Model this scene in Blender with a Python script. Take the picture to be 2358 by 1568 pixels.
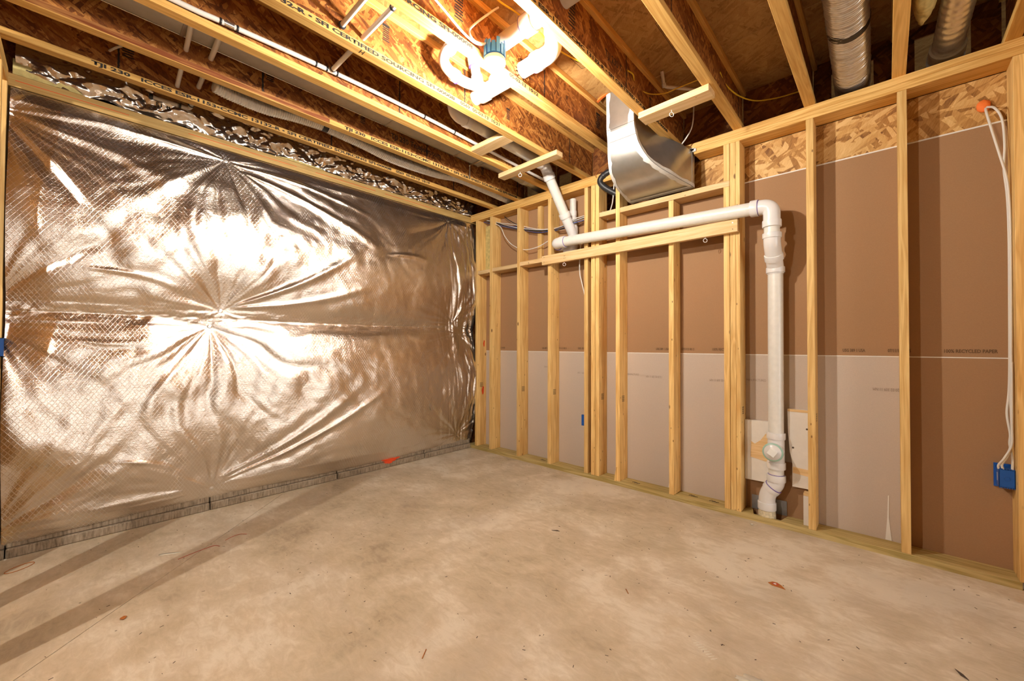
import bpy, bmesh, math, random
import numpy as np
from mathutils import Vector, Matrix
S = bpy.context.scene
COL = S.collection
for o in list(bpy.data.objects): bpy.data.objects.remove(o, do_unlink=True)
random.seed(7); RNG = np.random.RandomState(11)

# ------------------------------------------------------------------ camera
cd = bpy.data.cameras.new('camera'); cam = bpy.data.objects.new('camera', cd); COL.objects.link(cam)
cd.sensor_width = 36.0; cd.lens = 932.33/2358*36; cd.clip_start = 0.02
_y, _p, _r = 2.3167, 0.0141, 0.0035
_f = Vector((math.cos(_y)*math.cos(_p), math.sin(_y)*math.cos(_p), math.sin(_p)))
_rt = Vector((math.sin(_y), -math.cos(_y), 0)); _u = _rt.cross(_f)
_r2 = _rt*math.cos(_r)+_u*math.sin(_r); _u2 = -_rt*math.sin(_r)+_u*math.cos(_r)
mw = Matrix((( _r2.x,_u2.x,-_f.x,3.5441),(_r2.y,_u2.y,-_f.y,-3.1209),(_r2.z,_u2.z,-_f.z,1.17),(0,0,0,1)))
cam.matrix_world = mw
S.camera = cam

# ------------------------------------------------------------------ world, lights, exposure
w = bpy.data.worlds.new('world'); S.world = w; w.use_nodes = True
w.node_tree.nodes['Background'].inputs[0].default_value = (1.0, .97, .93, 1)      # overcast daylight, enters by the glazed door of the next room
w.node_tree.nodes['Background'].inputs[1].default_value = 1.6
S.view_settings.view_transform = 'Standard'; S.view_settings.look = 'None'
S.view_settings.gamma = 1.0; S.view_settings.use_curve_mapping = False
S.view_settings.exposure = 2.05
S.cycles.max_bounces = 6; S.cycles.diffuse_bounces = 4; S.cycles.glossy_bounces = 3
S.cycles.use_adaptive_sampling = True; S.cycles.adaptive_threshold = .035
S.cycles.caustics_reflective = False; S.cycles.caustics_refractive = False
BULB_STRENGTH = 700.0; BULB_NEXT = 1000.0
LAMP_ROOM = (2.06, -1.655)       # the lamp in the picture
LAMP_NEXT = (1.90, -4.80)        # the lamp of the next bay behind the camera

pd = bpy.data.lights.new('daylight_portal', 'AREA'); pd.shape = 'RECTANGLE'; pd.size = 2.3; pd.size_y = 2.06
pd.cycles.is_portal = True
po = bpy.data.objects.new('daylight_portal', pd); COL.objects.link(po); po.location = (7.32,-1.9,1.09)
po.rotation_euler = (0, math.radians(90), 0)

# ------------------------------------------------------------------ helpers
def link(o, parent=None):
    COL.objects.link(o)
    if parent is not None: o.parent = parent
    return o
def tag(o, label=None, cat=None, group=None, kind=None):
    if label: o['label'] = label
    if cat: o['category'] = cat
    if group: o['group'] = group
    if kind: o['kind'] = kind
    return o
def thing(name, label, cat, loc=(0,0,0), group=None):
    o = bpy.data.objects.new(name, None); link(o); o.location = loc; o.empty_display_size = .05
    return tag(o, label, cat, group)
def structure(name, loc=(0,0,0)):
    o = bpy.data.objects.new(name, None); link(o); o.location = loc
    o['kind'] = 'structure'; return o
def obj(name, bm, mat, parent=None, smooth=False, origin=None):
    """bm in world coordinates; the object's origin is put at its base"""
    if origin is None:
        co = np.array([v.co[:] for v in bm.verts])
        lo, hi = co.min(0), co.max(0); origin = ((lo[0]+hi[0])/2, (lo[1]+hi[1])/2, lo[2])
    origin = Vector(origin)
    bmesh.ops.translate(bm, verts=bm.verts, vec=-origin)
    me = bpy.data.meshes.new(name); bm.to_mesh(me); bm.free()
    mats = mat if isinstance(mat, (list, tuple)) else [mat]
    for m in mats: me.materials.append(m)
    if smooth:
        for p in me.polygons: p.use_smooth = True
    o = bpy.data.objects.new(name, me); link(o, parent)
    pl = Vector((0,0,0))
    if parent is not None:
        q = parent
        while q is not None: pl += q.location; q = q.parent
    o.location = origin - pl
    return o
def grid_obj(name, P, mat, parent=None, smooth=True):
    """P: (n,m,3) array of world points"""
    n, m, _ = P.shape
    v = P.reshape(-1, 3)
    org = np.array([v[:,0].mean(), v[:,1].mean(), v[:,2].min()])
    idx = np.arange(n*m).reshape(n, m)
    f = np.stack([idx[:-1,:-1], idx[1:,:-1], idx[1:,1:], idx[:-1,1:]], -1).reshape(-1, 4)
    me = bpy.data.meshes.new(name); me.from_pydata((v-org).tolist(), [], f.tolist())
    me.materials.append(mat)
    if smooth: me.polygons.foreach_set('use_smooth', [True]*len(me.polygons))
    o = bpy.data.objects.new(name, me); link(o, parent)
    pl = Vector((0,0,0)); q = parent
    while q is not None: pl += q.location; q = q.parent
    o.location = Vector(org)-pl
    return o
def box(bm, lo, hi, bev=0.0):
    lo = Vector(lo); hi = Vector(hi)
    r = bmesh.ops.create_cube(bm, size=1.0)
    vs = r['verts']
    c = (lo+hi)/2; d = hi-lo
    for v in vs: v.co = Vector((c.x+v.co.x*d.x, c.y+v.co.y*d.y, c.z+v.co.z*d.z))
    if bev > 0:
        es = list({e for v in vs for e in v.link_edges})
        bmesh.ops.bevel(bm, geom=es, offset=bev, segments=1, affect='EDGES')
def board(name, lo, hi, mat, parent=None, bev=.0018, rot=None):
    bm = bmesh.new(); box(bm, lo, hi, min(bev, min(abs(hi[i]-lo[i]) for i in range(3))*.3))
    if rot:
        c = (Vector(lo)+Vector(hi))/2
        bmesh.ops.rotate(bm, cent=c, matrix=Matrix.Rotation(rot[0], 3, rot[1]), verts=bm.verts)
    return obj(name, bm, mat, parent)
def prism(bm, poly, z0, z1, axis='Z'):
    def P(a, b, h):
        return {'Z': (a, b, h), 'X': (h, a, b), 'Y': (a, h, b)}[axis]
    lo = [bm.verts.new(P(a, b, z0)) for a, b in poly]; hi = [bm.verts.new(P(a, b, z1)) for a, b in poly]
    n = len(poly)
    for i in range(n): bm.faces.new((lo[i], lo[(i+1)%n], hi[(i+1)%n], hi[i]))
    bm.faces.new(lo[::-1]); bm.faces.new(hi)
    bmesh.ops.recalc_face_normals(bm, faces=bm.faces)
def fillet(pts, rad, seg=6):
    pts = [Vector(p) for p in pts]; out = [pts[0]]
    for i in range(1, len(pts)-1):
        a, b, c = pts[i-1], pts[i], pts[i+1]
        r = rad if not isinstance(rad, (list, tuple)) else rad[i-1]
        da = (a-b); dc = (c-b); r = min(r, da.length*.49, dc.length*.49)
        p0 = b+da.normalized()*r; p1 = b+dc.normalized()*r
        for k in range(seg+1):
            t = k/seg; out.append(p0*(1-t)**2+b*2*t*(1-t)+p1*t*t)
    out.append(pts[-1]); return out
def smooth_path(pts, n=8):
    P = [Vector(p) for p in pts]; P = [P[0]*2-P[1]]+P+[P[-1]*2-P[-2]]; out = []
    for i in range(1, len(P)-2):
        for k in range(n):
            t = k/n; a, b, c, d = P[i-1:i+3]
            out.append(.5*((2*b)+(c-a)*t+(2*a-5*b+4*c-d)*t*t+(3*b-a-3*c+d)*t**3))
    out.append(P[-2]); return out
def sweep(bm, pts, r, n=14, cap=True, flat=1.0):
    pts = [Vector(p) for p in pts]; m = len(pts)
    rr = r if hasattr(r, '__len__') else [r]*m
    T = [(pts[min(i+1, m-1)]-pts[max(i-1, 0)]).normalized() for i in range(m)]
    up = Vector((0,0,1)) if abs(T[0].z) < .9 else Vector((1,0,0))
    N = (up-T[0]*up.dot(T[0])).normalized(); rings = []
    for i in range(m):
        if i: N = (N-T[i]*N.dot(T[i])).normalized()
        B = T[i].cross(N)
        rings.append([bm.verts.new(pts[i]+(N*math.cos(2*math.pi*k/n)*flat+B*math.sin(2*math.pi*k/n))*rr[i]) for k in range(n)])
    for a, b in zip(rings, rings[1:]):
        for k in range(n): bm.faces.new((a[k], a[(k+1)%n], b[(k+1)%n], b[k]))
    if cap: bm.faces.new(rings[0][::-1]); bm.faces.new(rings[-1])
def tube(name, pts, r, mat, parent=None, n=14, flat=1.0):
    bm = bmesh.new(); sweep(bm, pts, r, n, True, flat)
    bmesh.ops.recalc_face_normals(bm, faces=bm.faces)
    o = obj(name, bm, mat, parent, True)
    return edge_split(o)
def edge_split(o):
    me = o.data
    try:
        me.set_sharp_from_angle(angle=math.radians(42))
    except Exception: pass
    return o
def hub(name, c, d, L, r, mat, parent, n=28, lip=True):
    """socket of a fitting: a short wider collar with a lip"""
    c = Vector(c); d = Vector(d).normalized()
    a, b = c-d*L/2, c+d*L/2
    pts = [a, a+d*.001, a+d*.006, b-d*.006, b-d*.001, b]
    rr = [r*.93, r*.985, r, r, r*.985, r*.93]
    return tube(name, pts, rr, mat, parent, n)
def torus(bm, c, ax, R, r, n=20, m=8, a0=0, a1=2*math.pi):
    c = Vector(c); ax = Vector(ax).normalized()
    u = ax.orthogonal().normalized(); v = ax.cross(u)
    pts = [c+(u*math.cos(a0+(a1-a0)*k/n)+v*math.sin(a0+(a1-a0)*k/n))*R for k in range(n+1)]
    sweep(bm, pts, r, m, True)
def fnoise(X, Y, seed=0):
    """vectorised value noise"""
    def h(i, j):
        s = np.sin(i*127.1+j*311.7+seed*74.7)*43758.5453
        return s-np.floor(s)
    xi, yi = np.floor(X), np.floor(Y); xf, yf = X-xi, Y-yi
    u, v = xf*xf*(3-2*xf), yf*yf*(3-2*yf)
    a, b, c, d = h(xi, yi), h(xi+1, yi), h(xi, yi+1), h(xi+1, yi+1)
    return (a*(1-u)+b*u)*(1-v)+(c*(1-u)+d*u)*v
def fbm(X, Y, seed=0, o=4):
    s = 0; a = .5
    for k in range(o): s = s+a*fnoise(X*2**k, Y*2**k, seed+k*13); a *= .5
    return s
def text_obj(name, body, size, mat, parent, loc, ux, uy, xs=1.0, bold=.0, align='LEFT'):
    c = bpy.data.curves.new(name, 'FONT'); c.body = body; c.size = size; c.align_x = align; c.offset = bold
    c.resolution_u = 2
    t = bpy.data.objects.new(name, c); COL.objects.link(t)
    bpy.context.view_layer.update()
    me = bpy.data.meshes.new_from_object(t.evaluated_get(bpy.context.evaluated_depsgraph_get()))
    bpy.data.objects.remove(t, do_unlink=True)
    me.materials.clear(); me.materials.append(mat)
    ux = Vector(ux).normalized(); uy = Vector(uy).normalized(); uz = ux.cross(uy)
    for v in me.vertices:
        v.co = ux*(v.co.x*xs)+uy*v.co.y+uz*v.co.z
    o = bpy.data.objects.new(name, me); link(o, parent)
    pl = Vector((0,0,0)); q = parent
    while q is not None: pl += q.location; q = q.parent
    o.location = Vector(loc)-pl
    return o

# ------------------------------------------------------------------ materials
def new_mat(name):
    m = bpy.data.materials.new(name); m.use_nodes = True
    nt = m.node_tree; b = nt.nodes['Principled BSDF']; return m, nt, b
def plain(name, col, rough=.5, metal=0, bump=0, bscale=60, spec=.5, var=0, trans=0):
    m, nt, b = new_mat(name)
    b.inputs['Base Color'].default_value = (*col, 1); b.inputs['Roughness'].default_value = rough
    b.inputs['Metallic'].default_value = metal; b.inputs['Specular IOR Level'].default_value = spec
    if bump or var:
        tc = nt.nodes.new('ShaderNodeTexCoord'); nz = nt.nodes.new('ShaderNodeTexNoise')
        nz.inputs['Scale'].default_value = bscale; nz.inputs['Detail'].default_value = 5
        nt.links.new(tc.outputs['Object'], nz.inputs['Vector'])
        if bump:
            bp = nt.nodes.new('ShaderNodeBump'); bp.inputs['Strength'].default_value = bump; bp.inputs['Distance'].default_value = .004
            nt.links.new(nz.outputs['Fac'], bp.inputs['Height']); nt.links.new(bp.outputs[0], b.inputs['Normal'])
        if var:
            rp = nt.nodes.new('ShaderNodeValToRGB')
            rp.color_ramp.elements[0].position = .3; rp.color_ramp.elements[1].position = .7
            rp.color_ramp.elements[0].color = (*[c*(1-var) for c in col], 1); rp.color_ramp.elements[1].color = (*[min(1, c*(1+var*.4)) for c in col], 1)
            nt.links.new(nz.outputs['Fac'], rp.inputs['Fac']); nt.links.new(rp.outputs['Color'], b.inputs['Base Color'])
    return m
class G:
    """tiny node-graph helper"""
    def __init__(s, nt): s.nt = nt
    def n(s, t, **kw):
        x = s.nt.nodes.new(t)
        for k, v in kw.items(): setattr(x, k, v)
        return x
    def link(s, a, b): s.nt.links.new(a, b)
    def math(s, op, a, b=None, clamp=False):
        x = s.n('ShaderNodeMath', operation=op); x.use_clamp = clamp
        for i, q in enumerate((a, b)):
            if q is None: continue
            if hasattr(q, 'links') or hasattr(q, 'is_output'): s.link(q, x.inputs[i])
            else: x.inputs[i].default_value = q
        return x.outputs[0]
    def mix(s, fac, a, b, mode='MIX'):
        x = s.n('ShaderNodeMix', data_type='RGBA', blend_type=mode)
        for i, q in ((0, fac), (6, a), (7, b)):
            if hasattr(q, 'is_output'): s.link(q, x.inputs[i])
            else: x.inputs[i].default_value = q if i == 0 else (*q, 1)
        return x.outputs[2]
    def ramp(s, fac, stops):
        x = s.n('ShaderNodeValToRGB'); cr = x.color_ramp
        while len(cr.elements) < len(stops): cr.elements.new(.5)
        for e, (p, c) in zip(cr.elements, stops): e.position = p; e.color = (*c, 1) if len(c) == 3 else c
        s.link(fac, x.inputs['Fac']); return x.outputs['Color']
    def mapping(s, v, scale=(1,1,1), rot=(0,0,0), loc=(0,0,0)):
        x = s.n('ShaderNodeMapping'); x.inputs['Scale'].default_value = scale; x.inputs['Rotation'].default_value = rot
        x.inputs['Location'].default_value = loc; s.link(v, x.inputs['Vector']); return x.outputs[0]
    def noise(s, v, scale, detail=4, rough=.55, dist=0):
        x = s.n('ShaderNodeTexNoise'); x.inputs['Scale'].default_value = scale; x.inputs['Detail'].default_value = detail
        x.inputs['Roughness'].default_value = rough; x.inputs['Distortion'].default_value = dist
        s.link(v, x.inputs['Vector']); return x.outputs['Fac']
    def rand_coord(s):
        """object coordinates shifted by a random amount for each object"""
        tc = s.n('ShaderNodeTexCoord'); oi = s.n('ShaderNodeObjectInfo')
        k = s.math('MULTIPLY', oi.outputs['Random'], 37.0)
        cb = s.n('ShaderNodeCombineXYZ')
        for i in range(3): s.link(k, cb.inputs[i])
        ad = s.n('ShaderNodeVectorMath', operation='ADD'); s.link(tc.outputs['Object'], ad.inputs[0]); s.link(cb.outputs[0], ad.inputs[1])
        return ad.outputs[0], oi.outputs['Random']
def wood(name, light, dark, axis='Z', knots=True, grain=1.0, rough=.62, knot_col=(.13,.045,.012)):
    m, nt, b = new_mat(name); g = G(nt)
    v, rnd = g.rand_coord()
    st = {'X': (.05,1,1), 'Y': (1,.05,1), 'Z': (1,1,.05)}[axis]
    vs = g.mapping(v, st)
    n1 = g.noise(vs, 26, 3, .5, .6)                       # broad growth rings
    wv = g.math('PINGPONG', g.math('MULTIPLY', n1, 9.0), 1.0)
    n2 = g.noise(g.mapping(v, tuple(q*.35 if q < .5 else q for q in st)), 170, 4, .6)
    n3 = g.noise(v, 3.0, 2)
    f = g.math('ADD', g.math('MULTIPLY', wv, .34*grain), g.math('MULTIPLY', n2, .46*grain))
    f = g.math('ADD', f, g.math('MULTIPLY', n3, .35))
    col = g.ramp(f, [(.30, light), (.85, dark)])
    hs = g.n('ShaderNodeHueSaturation'); g.link(col, hs.inputs['Color'])
    g.link(g.math('ADD', g.math('MULTIPLY', rnd, .24), .88), hs.inputs['Value']); col = hs.outputs['Color']
    if knots:
        kt = {'X': (.45,1,1), 'Y': (1,.45,1), 'Z': (1,1,.45)}[axis]
        vo = g.n('ShaderNodeTexVoronoi', feature='F1'); vo.inputs['Scale'].default_value = 8.0
        g.link(g.mapping(v, kt), vo.inputs['Vector'])
        k = g.ramp(vo.outputs['Distance'], [(.045, (1,1,1)), (.085, (0,0,0))])
        sep = g.n('ShaderNodeSeparateColor'); g.link(vo.outputs['Color'], sep.inputs[0])
        on = g.math('GREATER_THAN', sep.outputs[0], .30)
        rgb = g.n('ShaderNodeRGBToBW'); g.link(k, rgb.inputs[0])
        col = g.mix(g.math('MULTIPLY', g.math('MULTIPLY', rgb.outputs[0], on), .85), col, knot_col)
        # small dark flecks
        vo2 = g.n('ShaderNodeTexVoronoi', feature='F1'); vo2.inputs['Scale'].default_value = 24.0
        g.link(g.mapping(v, kt), vo2.inputs['Vector'])
        s2 = g.n('ShaderNodeSeparateColor'); g.link(vo2.outputs['Color'], s2.inputs[0])
        r2 = g.n('ShaderNodeRGBToBW'); g.link(g.ramp(vo2.outputs['Distance'], [(.06, (1,1,1)), (.12, (0,0,0))]), r2.inputs[0])
        col = g.mix(g.math('MULTIPLY', g.math('MULTIPLY', r2.outputs[0], g.math('GREATER_THAN', s2.outputs[1], .58)), .8), col, knot_col)
    g.link(col, b.inputs['Base Color']); b.inputs['Roughness'].default_value = rough
    b.inputs['Specular IOR Level'].default_value = .3
    bp = g.n('ShaderNodeBump'); bp.inputs['Strength'].default_value = .25; bp.inputs['Distance'].default_value = .002
    g.link(n2, bp.inputs['Height']); g.link(bp.outputs[0], b.inputs['Normal'])
    return m
def osb(name, cols, plane='YZ', scale=1.0, contrast=1.0):
    """strand board: long flakes in several directions"""
    m, nt, b = new_mat(name); g = G(nt)
    v, rnd = g.rand_coord()
    ax = {'YZ': 0, 'XZ': 1, 'XY': 2}[plane]
    dn = g.noise(v, 9*scale, 3)
    outs = []
    for i, ang in enumerate((25, 95, 150, 60)):
        rot = [0,0,0]; rot[ax] = math.radians(ang)
        mp = g.n('ShaderNodeMapping', vector_type='TEXTURE')
        mp.inputs['Rotation'].default_value = rot
        sc = {0: (1, 1, .22), 1: (1, 1, .22), 2: (1, .22, 1)}[ax]
        mp.inputs['Scale'].default_value = tuple(1/q for q in {0: (1,1,.15), 1: (1,1,.15), 2: (1,.15,1)}[ax])
        g.link(v, mp.inputs['Vector'])
        vo = g.n('ShaderNodeTexVoronoi', feature='F1'); vo.inputs['Scale'].default_value = (50+8*i)*scale
        g.link(mp.outputs[0], vo.inputs['Vector'])
        sp = g.n('ShaderNodeSeparateColor'); g.link(vo.outputs['Color'], sp.inputs[0])
        st = g.noise(mp.outputs[0], 300*scale, 3)
        outs.append((sp.outputs[0], sp.outputs[1], st))
    val = outs[0][0]; 
    for i in (1, 2, 3):
        sel = g.math('GREATER_THAN', outs[i][1], .62)
        mx = g.n('ShaderNodeMix', data_type='FLOAT'); g.link(sel, mx.inputs[0]); g.link(val, mx.inputs[2]); g.link(outs[i][0], mx.inputs[3]); val = mx.outputs[0]
    f = g.math('ADD', g.math('MULTIPLY', val, .60*contrast), g.math('MULTIPLY', outs[0][2], .48))
    f = g.math('ADD', f, g.math('MULTIPLY', g.math('SUBTRACT', dn, .5), .5))
    col = g.ramp(f, [(.12, cols[0]), (.36, cols[1]), (.62, cols[2]), (.88, cols[3])])
    g.link(col, b.inputs['Base Color']); b.inputs['Roughness'].default_value = .6; b.inputs['Specular IOR Level'].default_value = .35
    bp = g.n('ShaderNodeBump'); bp.inputs['Strength'].default_value = .45; bp.inputs['Distance'].default_value = .0025
    g.link(outs[0][2], bp.inputs['Height']); g.link(bp.outputs[0], b.inputs['Normal'])
    return m

M = {}
M['stud'] = wood('pine_stud', (.90,.62,.25), (.60,.33,.095), 'Z')
M['plate'] = wood('pine_plate', (.82,.53,.19), (.56,.29,.07), 'X', knots=False, grain=1.2)
M['blockx'] = wood('pine_block', (.80,.58,.32), (.62,.39,.16), 'X')
M['treated'] = wood('treated_plate', (.70,.53,.24), (.40,.29,.09), 'X', knots=False, grain=1.25)
M['flange'] = wood('joist_flange', (.80,.49,.155), (.52,.25,.05), 'Y', knots=False, grain=.9)
M['flange_red'] = wood('joist_flange_streaked', (.66,.32,.10), (.26,.07,.02), 'Y', knots=False, grain=1.4)
M['sillwood'] = wood('sill_wood', (.62,.42,.16), (.44,.26,.08), 'Y', knots=False)
M['web'] = osb('joist_web_board', [(.07,.017,.003), (.20,.058,.010), (.34,.118,.022), (.54,.24,.06)], 'YZ', 1.05)
M['rim'] = osb('rim_board', [(.07,.018,.004), (.15,.042,.009), (.22,.072,.015), (.32,.13,.03)], 'XZ', .72)
M['subfloor'] = osb('subfloor_board', [(.24,.11,.03), (.40,.21,.065), (.48,.28,.10), (.60,.38,.16)], 'XY', .9, .6)
M['osbwall'] = osb('wall_board', [(.13,.045,.01), (.38,.18,.045), (.58,.32,.10), (.74,.48,.20)], 'XZ', .62)
M['kraft'] = plain('brown_board_paper', (.375,.215,.112), .85, bump=.12, bscale=220, spec=.2, var=.05)
M['greyp'] = plain('grey_board_paper', (.55,.455,.375), .88, bump=.12, bscale=240, spec=.2, var=.05)
M['gypsum'] = plain('white_board_edge', (.80,.76,.70), .8)
M['pvc'] = plain('white_pipe', (.74,.71,.65), .33, bump=.04, bscale=30, var=.06)
M['pvcfit'] = plain('white_fitting', (.74,.71,.69), .25)
M['pvcold'] = plain('glued_pipe_end', (.72,.62,.42), .55, bump=.9, bscale=70, var=.3)
M['primer'] = plain('purple_primer', (.16,.09,.36), .45)
M['cpvc'] = plain('small_pipe', (.74,.68,.62), .35)
M['galv'] = plain('galvanised_steel', (.46,.45,.42), .36, .85, var=.16, bscale=9, bump=.05)
M['ductsteel'] = plain('dusty_steel', (.48,.46,.41), .5, .35, var=.15, bscale=12, bump=.05)
M['mastic'] = plain('duct_sealant', (.66,.64,.60), .6, bump=.5, bscale=40, var=.08)
M['alu'] = plain('aluminium_flex', (.80,.77,.73), .30, .75, var=.12, bscale=40, bump=.15)
M['hose'] = plain('silver_hose', (.82,.79,.74), .34, .45, var=.1, bscale=60, bump=.2)
M['ink'] = plain('black_ink', (.022,.016,.012), .7)
M['inkbrown'] = plain('faded_ink', (.13,.07,.03), .8)
M['inkpale'] = plain('pale_ink', (.30,.225,.175), .85)
M['black'] = plain('black_rubber', (.018,.018,.02), .45, bump=.2, bscale=50)
M['teal'] = plain('teal_plastic', (.05,.29,.74), .4)
M['porcelain'] = plain('white_porcelain', (.85,.84,.80), .2)
M['blue'] = plain('blue_plastic', (.01,.10,.42), .38)
M['bluewire'] = plain('blue_cable', (.02,.07,.30), .4)
M['yellow'] = plain('yellow_cable', (.78,.52,.03), .4)
M['white'] = plain('white_cable', (.74,.70,.64), .42)
M['whitepaint'] = plain('white_painted_wood', (.76,.71,.64), .6, bump=.15, bscale=25, var=.05)
M['orange'] = plain('orange_foam', (.90,.20,.03), .7, bump=.8, bscale=60)
M['glassfibre'] = plain('yellow_insulation', (.62,.50,.20), .95, bump=1.0, bscale=30, var=.3)
M['nailplate'] = plain('grey_nail_plate', (.30,.31,.33), .45, .7, var=.1, bscale=60)
M['steel'] = plain('bright_steel', (.78,.76,.72), .25, .95)
M['rust'] = plain('rusty_iron', (.42,.13,.02), .8)
M['red'] = plain('red_thread', (.45,.05,.02), .6)
M['orangepaint'] = plain('orange_marking_paint', (.75,.07,.01), .8)
M['whitesplash'] = plain('white_splash', (.72,.66,.54), .85, var=.15, bscale=30)
M['whitewall'] = plain('pale_wall', (.62,.60,.56), .85)
M['dark'] = plain('dark_debris', (.07,.045,.03), .8)

def foil_mat():
    m, nt, b = new_mat('reinforced_foil'); g = G(nt)
    tc = g.n('ShaderNodeTexCoord'); sx = g.n('ShaderNodeSeparateXYZ'); g.link(tc.outputs['Object'], sx.inputs[0])
    y, z = sx.outputs[1], sx.outputs[2]
    hs = []
    for sgn in (1, -1):
        u = g.math('ADD', g.math('MULTIPLY', y, 46.0*sgn), g.math('MULTIPLY', z, 30.0))
        pp = g.math('PINGPONG', u, .5)
        hs.append(g.math('SUBTRACT', 1.0, g.math('MULTIPLY', pp, 9.0), True))
    lat = g.math('MAXIMUM', hs[0], hs[1])
    col = g.mix(lat, (.80,.72,.64), (.88,.82,.75))
    g.link(col, b.inputs['Base Color']); b.inputs['Metallic'].default_value = .97
    rn = g.noise(tc.outputs['Object'], 5, 3)
    g.link(g.math('ADD', g.math('MULTIPLY', rn, .14), g.math('ADD', g.math('MULTIPLY', lat, .10), .10)), b.inputs['Roughness'])
    n1 = g.noise(g.mapping(tc.outputs['Object'], (1,1,2.6)), 38, 5, .68)
    h = g.math('ADD', g.math('MULTIPLY', lat, .20), g.math('MULTIPLY', n1, 1.2))
    bp = g.n('ShaderNodeBump'); bp.inputs['Strength'].default_value = .55; bp.inputs['Distance'].default_value = .0030
    g.link(h, bp.inputs['Height']); g.link(bp.outputs[0], b.inputs['Normal'])
    return m
M['foil'] = foil_mat()
def foil2_mat():
    m, nt, b = new_mat('crumpled_foil'); g = G(nt)
    b.inputs['Base Color'].default_value = (.74,.66,.57,1); b.inputs['Metallic'].default_value = .97; b.inputs['Roughness'].default_value = .22
    tc = g.n('ShaderNodeTexCoord'); n1 = g.noise(tc.outputs['Object'], 22, 4, .6)
    bp = g.n('ShaderNodeBump'); bp.inputs['Strength'].default_value = .5; bp.inputs['Distance'].default_value = .006
    g.link(n1, bp.inputs['Height']); g.link(bp.outputs[0], b.inputs['Normal']); return m
M['foil2'] = foil2_mat()
def floor_mat():
    m, nt, b = new_mat('troweled_concrete'); g = G(nt)
    tc = g.n('ShaderNodeTexCoord'); v = tc.outputs['Object']
    n0 = g.noise(v, .9, 4, .6, .4); n1 = g.noise(v, 3.4, 6, .65, .5); n2 = g.noise(g.mapping(v, (1,2.4,1), (0,0,.6)), 12, 6, .65, 1.0); n3 = g.noise(v, 120, 3)
    f = g.math('ADD', g.math('MULTIPLY', n0, .45), g.math('ADD', g.math('MULTIPLY', n1, .38), g.math('MULTIPLY', n2, .22)))
    col = g.ramp(f, [(.40, (.36,.28,.19)), (.475, (.50,.405,.28)), (.545, (.60,.495,.36)), (.61, (.72,.63,.50))])
    n4 = g.noise(v, 1.7, 4, .6, 1.0)
    col = g.mix(g.math('MULTIPLY', g.math('SUBTRACT', n4, .50, True), 1.6, True), col, (.42,.345,.27))
    vo = g.n('ShaderNodeTexVoronoi', feature='F1'); vo.inputs['Scale'].default_value = 9; g.link(v, vo.inputs['Vector'])
    sp = g.n('ShaderNodeSeparateColor'); g.link(vo.outputs['Color'], sp.inputs[0])
    rb = g.n('ShaderNodeRGBToBW'); g.link(g.ramp(vo.outputs['Distance'], [(.025, (1,1,1)), (.045, (0,0,0))]), rb.inputs[0])
    col = g.mix(g.math('MULTIPLY', g.math('MULTIPLY', rb.outputs[0], g.math('GREATER_THAN', sp.outputs[0], .5)), .8), col, (.10,.06,.035))
    col = g.mix(g.math('MULTIPLY', n3, .12), col, (.30,.22,.14))
    g.link(col, b.inputs['Base Color']); b.inputs['Roughness'].default_value = .62; b.inputs['Specular IOR Level'].default_value = .35
    bp = g.n('ShaderNodeBump'); bp.inputs['Strength'].default_value = .22; bp.inputs['Distance'].default_value = .004
    g.link(g.math('ADD', n2, g.math('MULTIPLY', n3, .25)), bp.inputs['Height']); g.link(bp.outputs[0], b.inputs['Normal']); return m
M['floor'] = floor_mat()
def footing_mat():
    m, nt, b = new_mat('ribbed_concrete'); g = G(nt)
    tc = g.n('ShaderNodeTexCoord'); v = tc.outputs['Object']
    rib = g.noise(g.mapping(v, (1,1,.12)), 110, 3, .6); n1 = g.noise(v, 14, 5)
    f = g.math('ADD', g.math('MULTIPLY', rib, .6), g.math('MULTIPLY', n1, .4))
    g.link(g.ramp(f, [(.36, (.13,.095,.06)), (.5, (.27,.21,.145)), (.68, (.42,.34,.25))]), b.inputs['Base Color']); b.inputs['Roughness'].default_value = .9
    bp = g.n('ShaderNodeBump'); bp.inputs['Strength'].default_value = .7; bp.inputs['Distance'].default_value = .005
    g.link(f, bp.inputs['Height']); g.link(bp.outputs[0], b.inputs['Normal']); return m
M['footing'] = footing_mat()
def bulb_mat(k):
    m, nt, b = new_mat('lit_bulb')
    e = nt.nodes.new('ShaderNodeEmission'); e.inputs[0].default_value = (1, .95, .86, 1); e.inputs[1].default_value = k
    nt.links.new(e.outputs[0], nt.nodes['Material Output'].inputs['Surface']); return m
M['bulb'] = bulb_mat(BULB_STRENGTH); M['bulb2'] = bulb_mat(BULB_NEXT)

# ================================================================== large structure
H = 2.69          # underside of the joists
D = 0.14          # depth of the stud wall
FT = 0.035        # flange thickness
ZT = H+.302       # underside of the subfloor
YB = -7.2         # far end of the basement behind the camera
XR = 7.2

floor = structure('floor')
JOINT_A, JOINT_B = Vector((1.306,-3.249,0)), Vector((.394,-2.341,0))
jd = (JOINT_B-JOINT_A).normalized(); jn = Vector((-jd.y, jd.x, 0))
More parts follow.
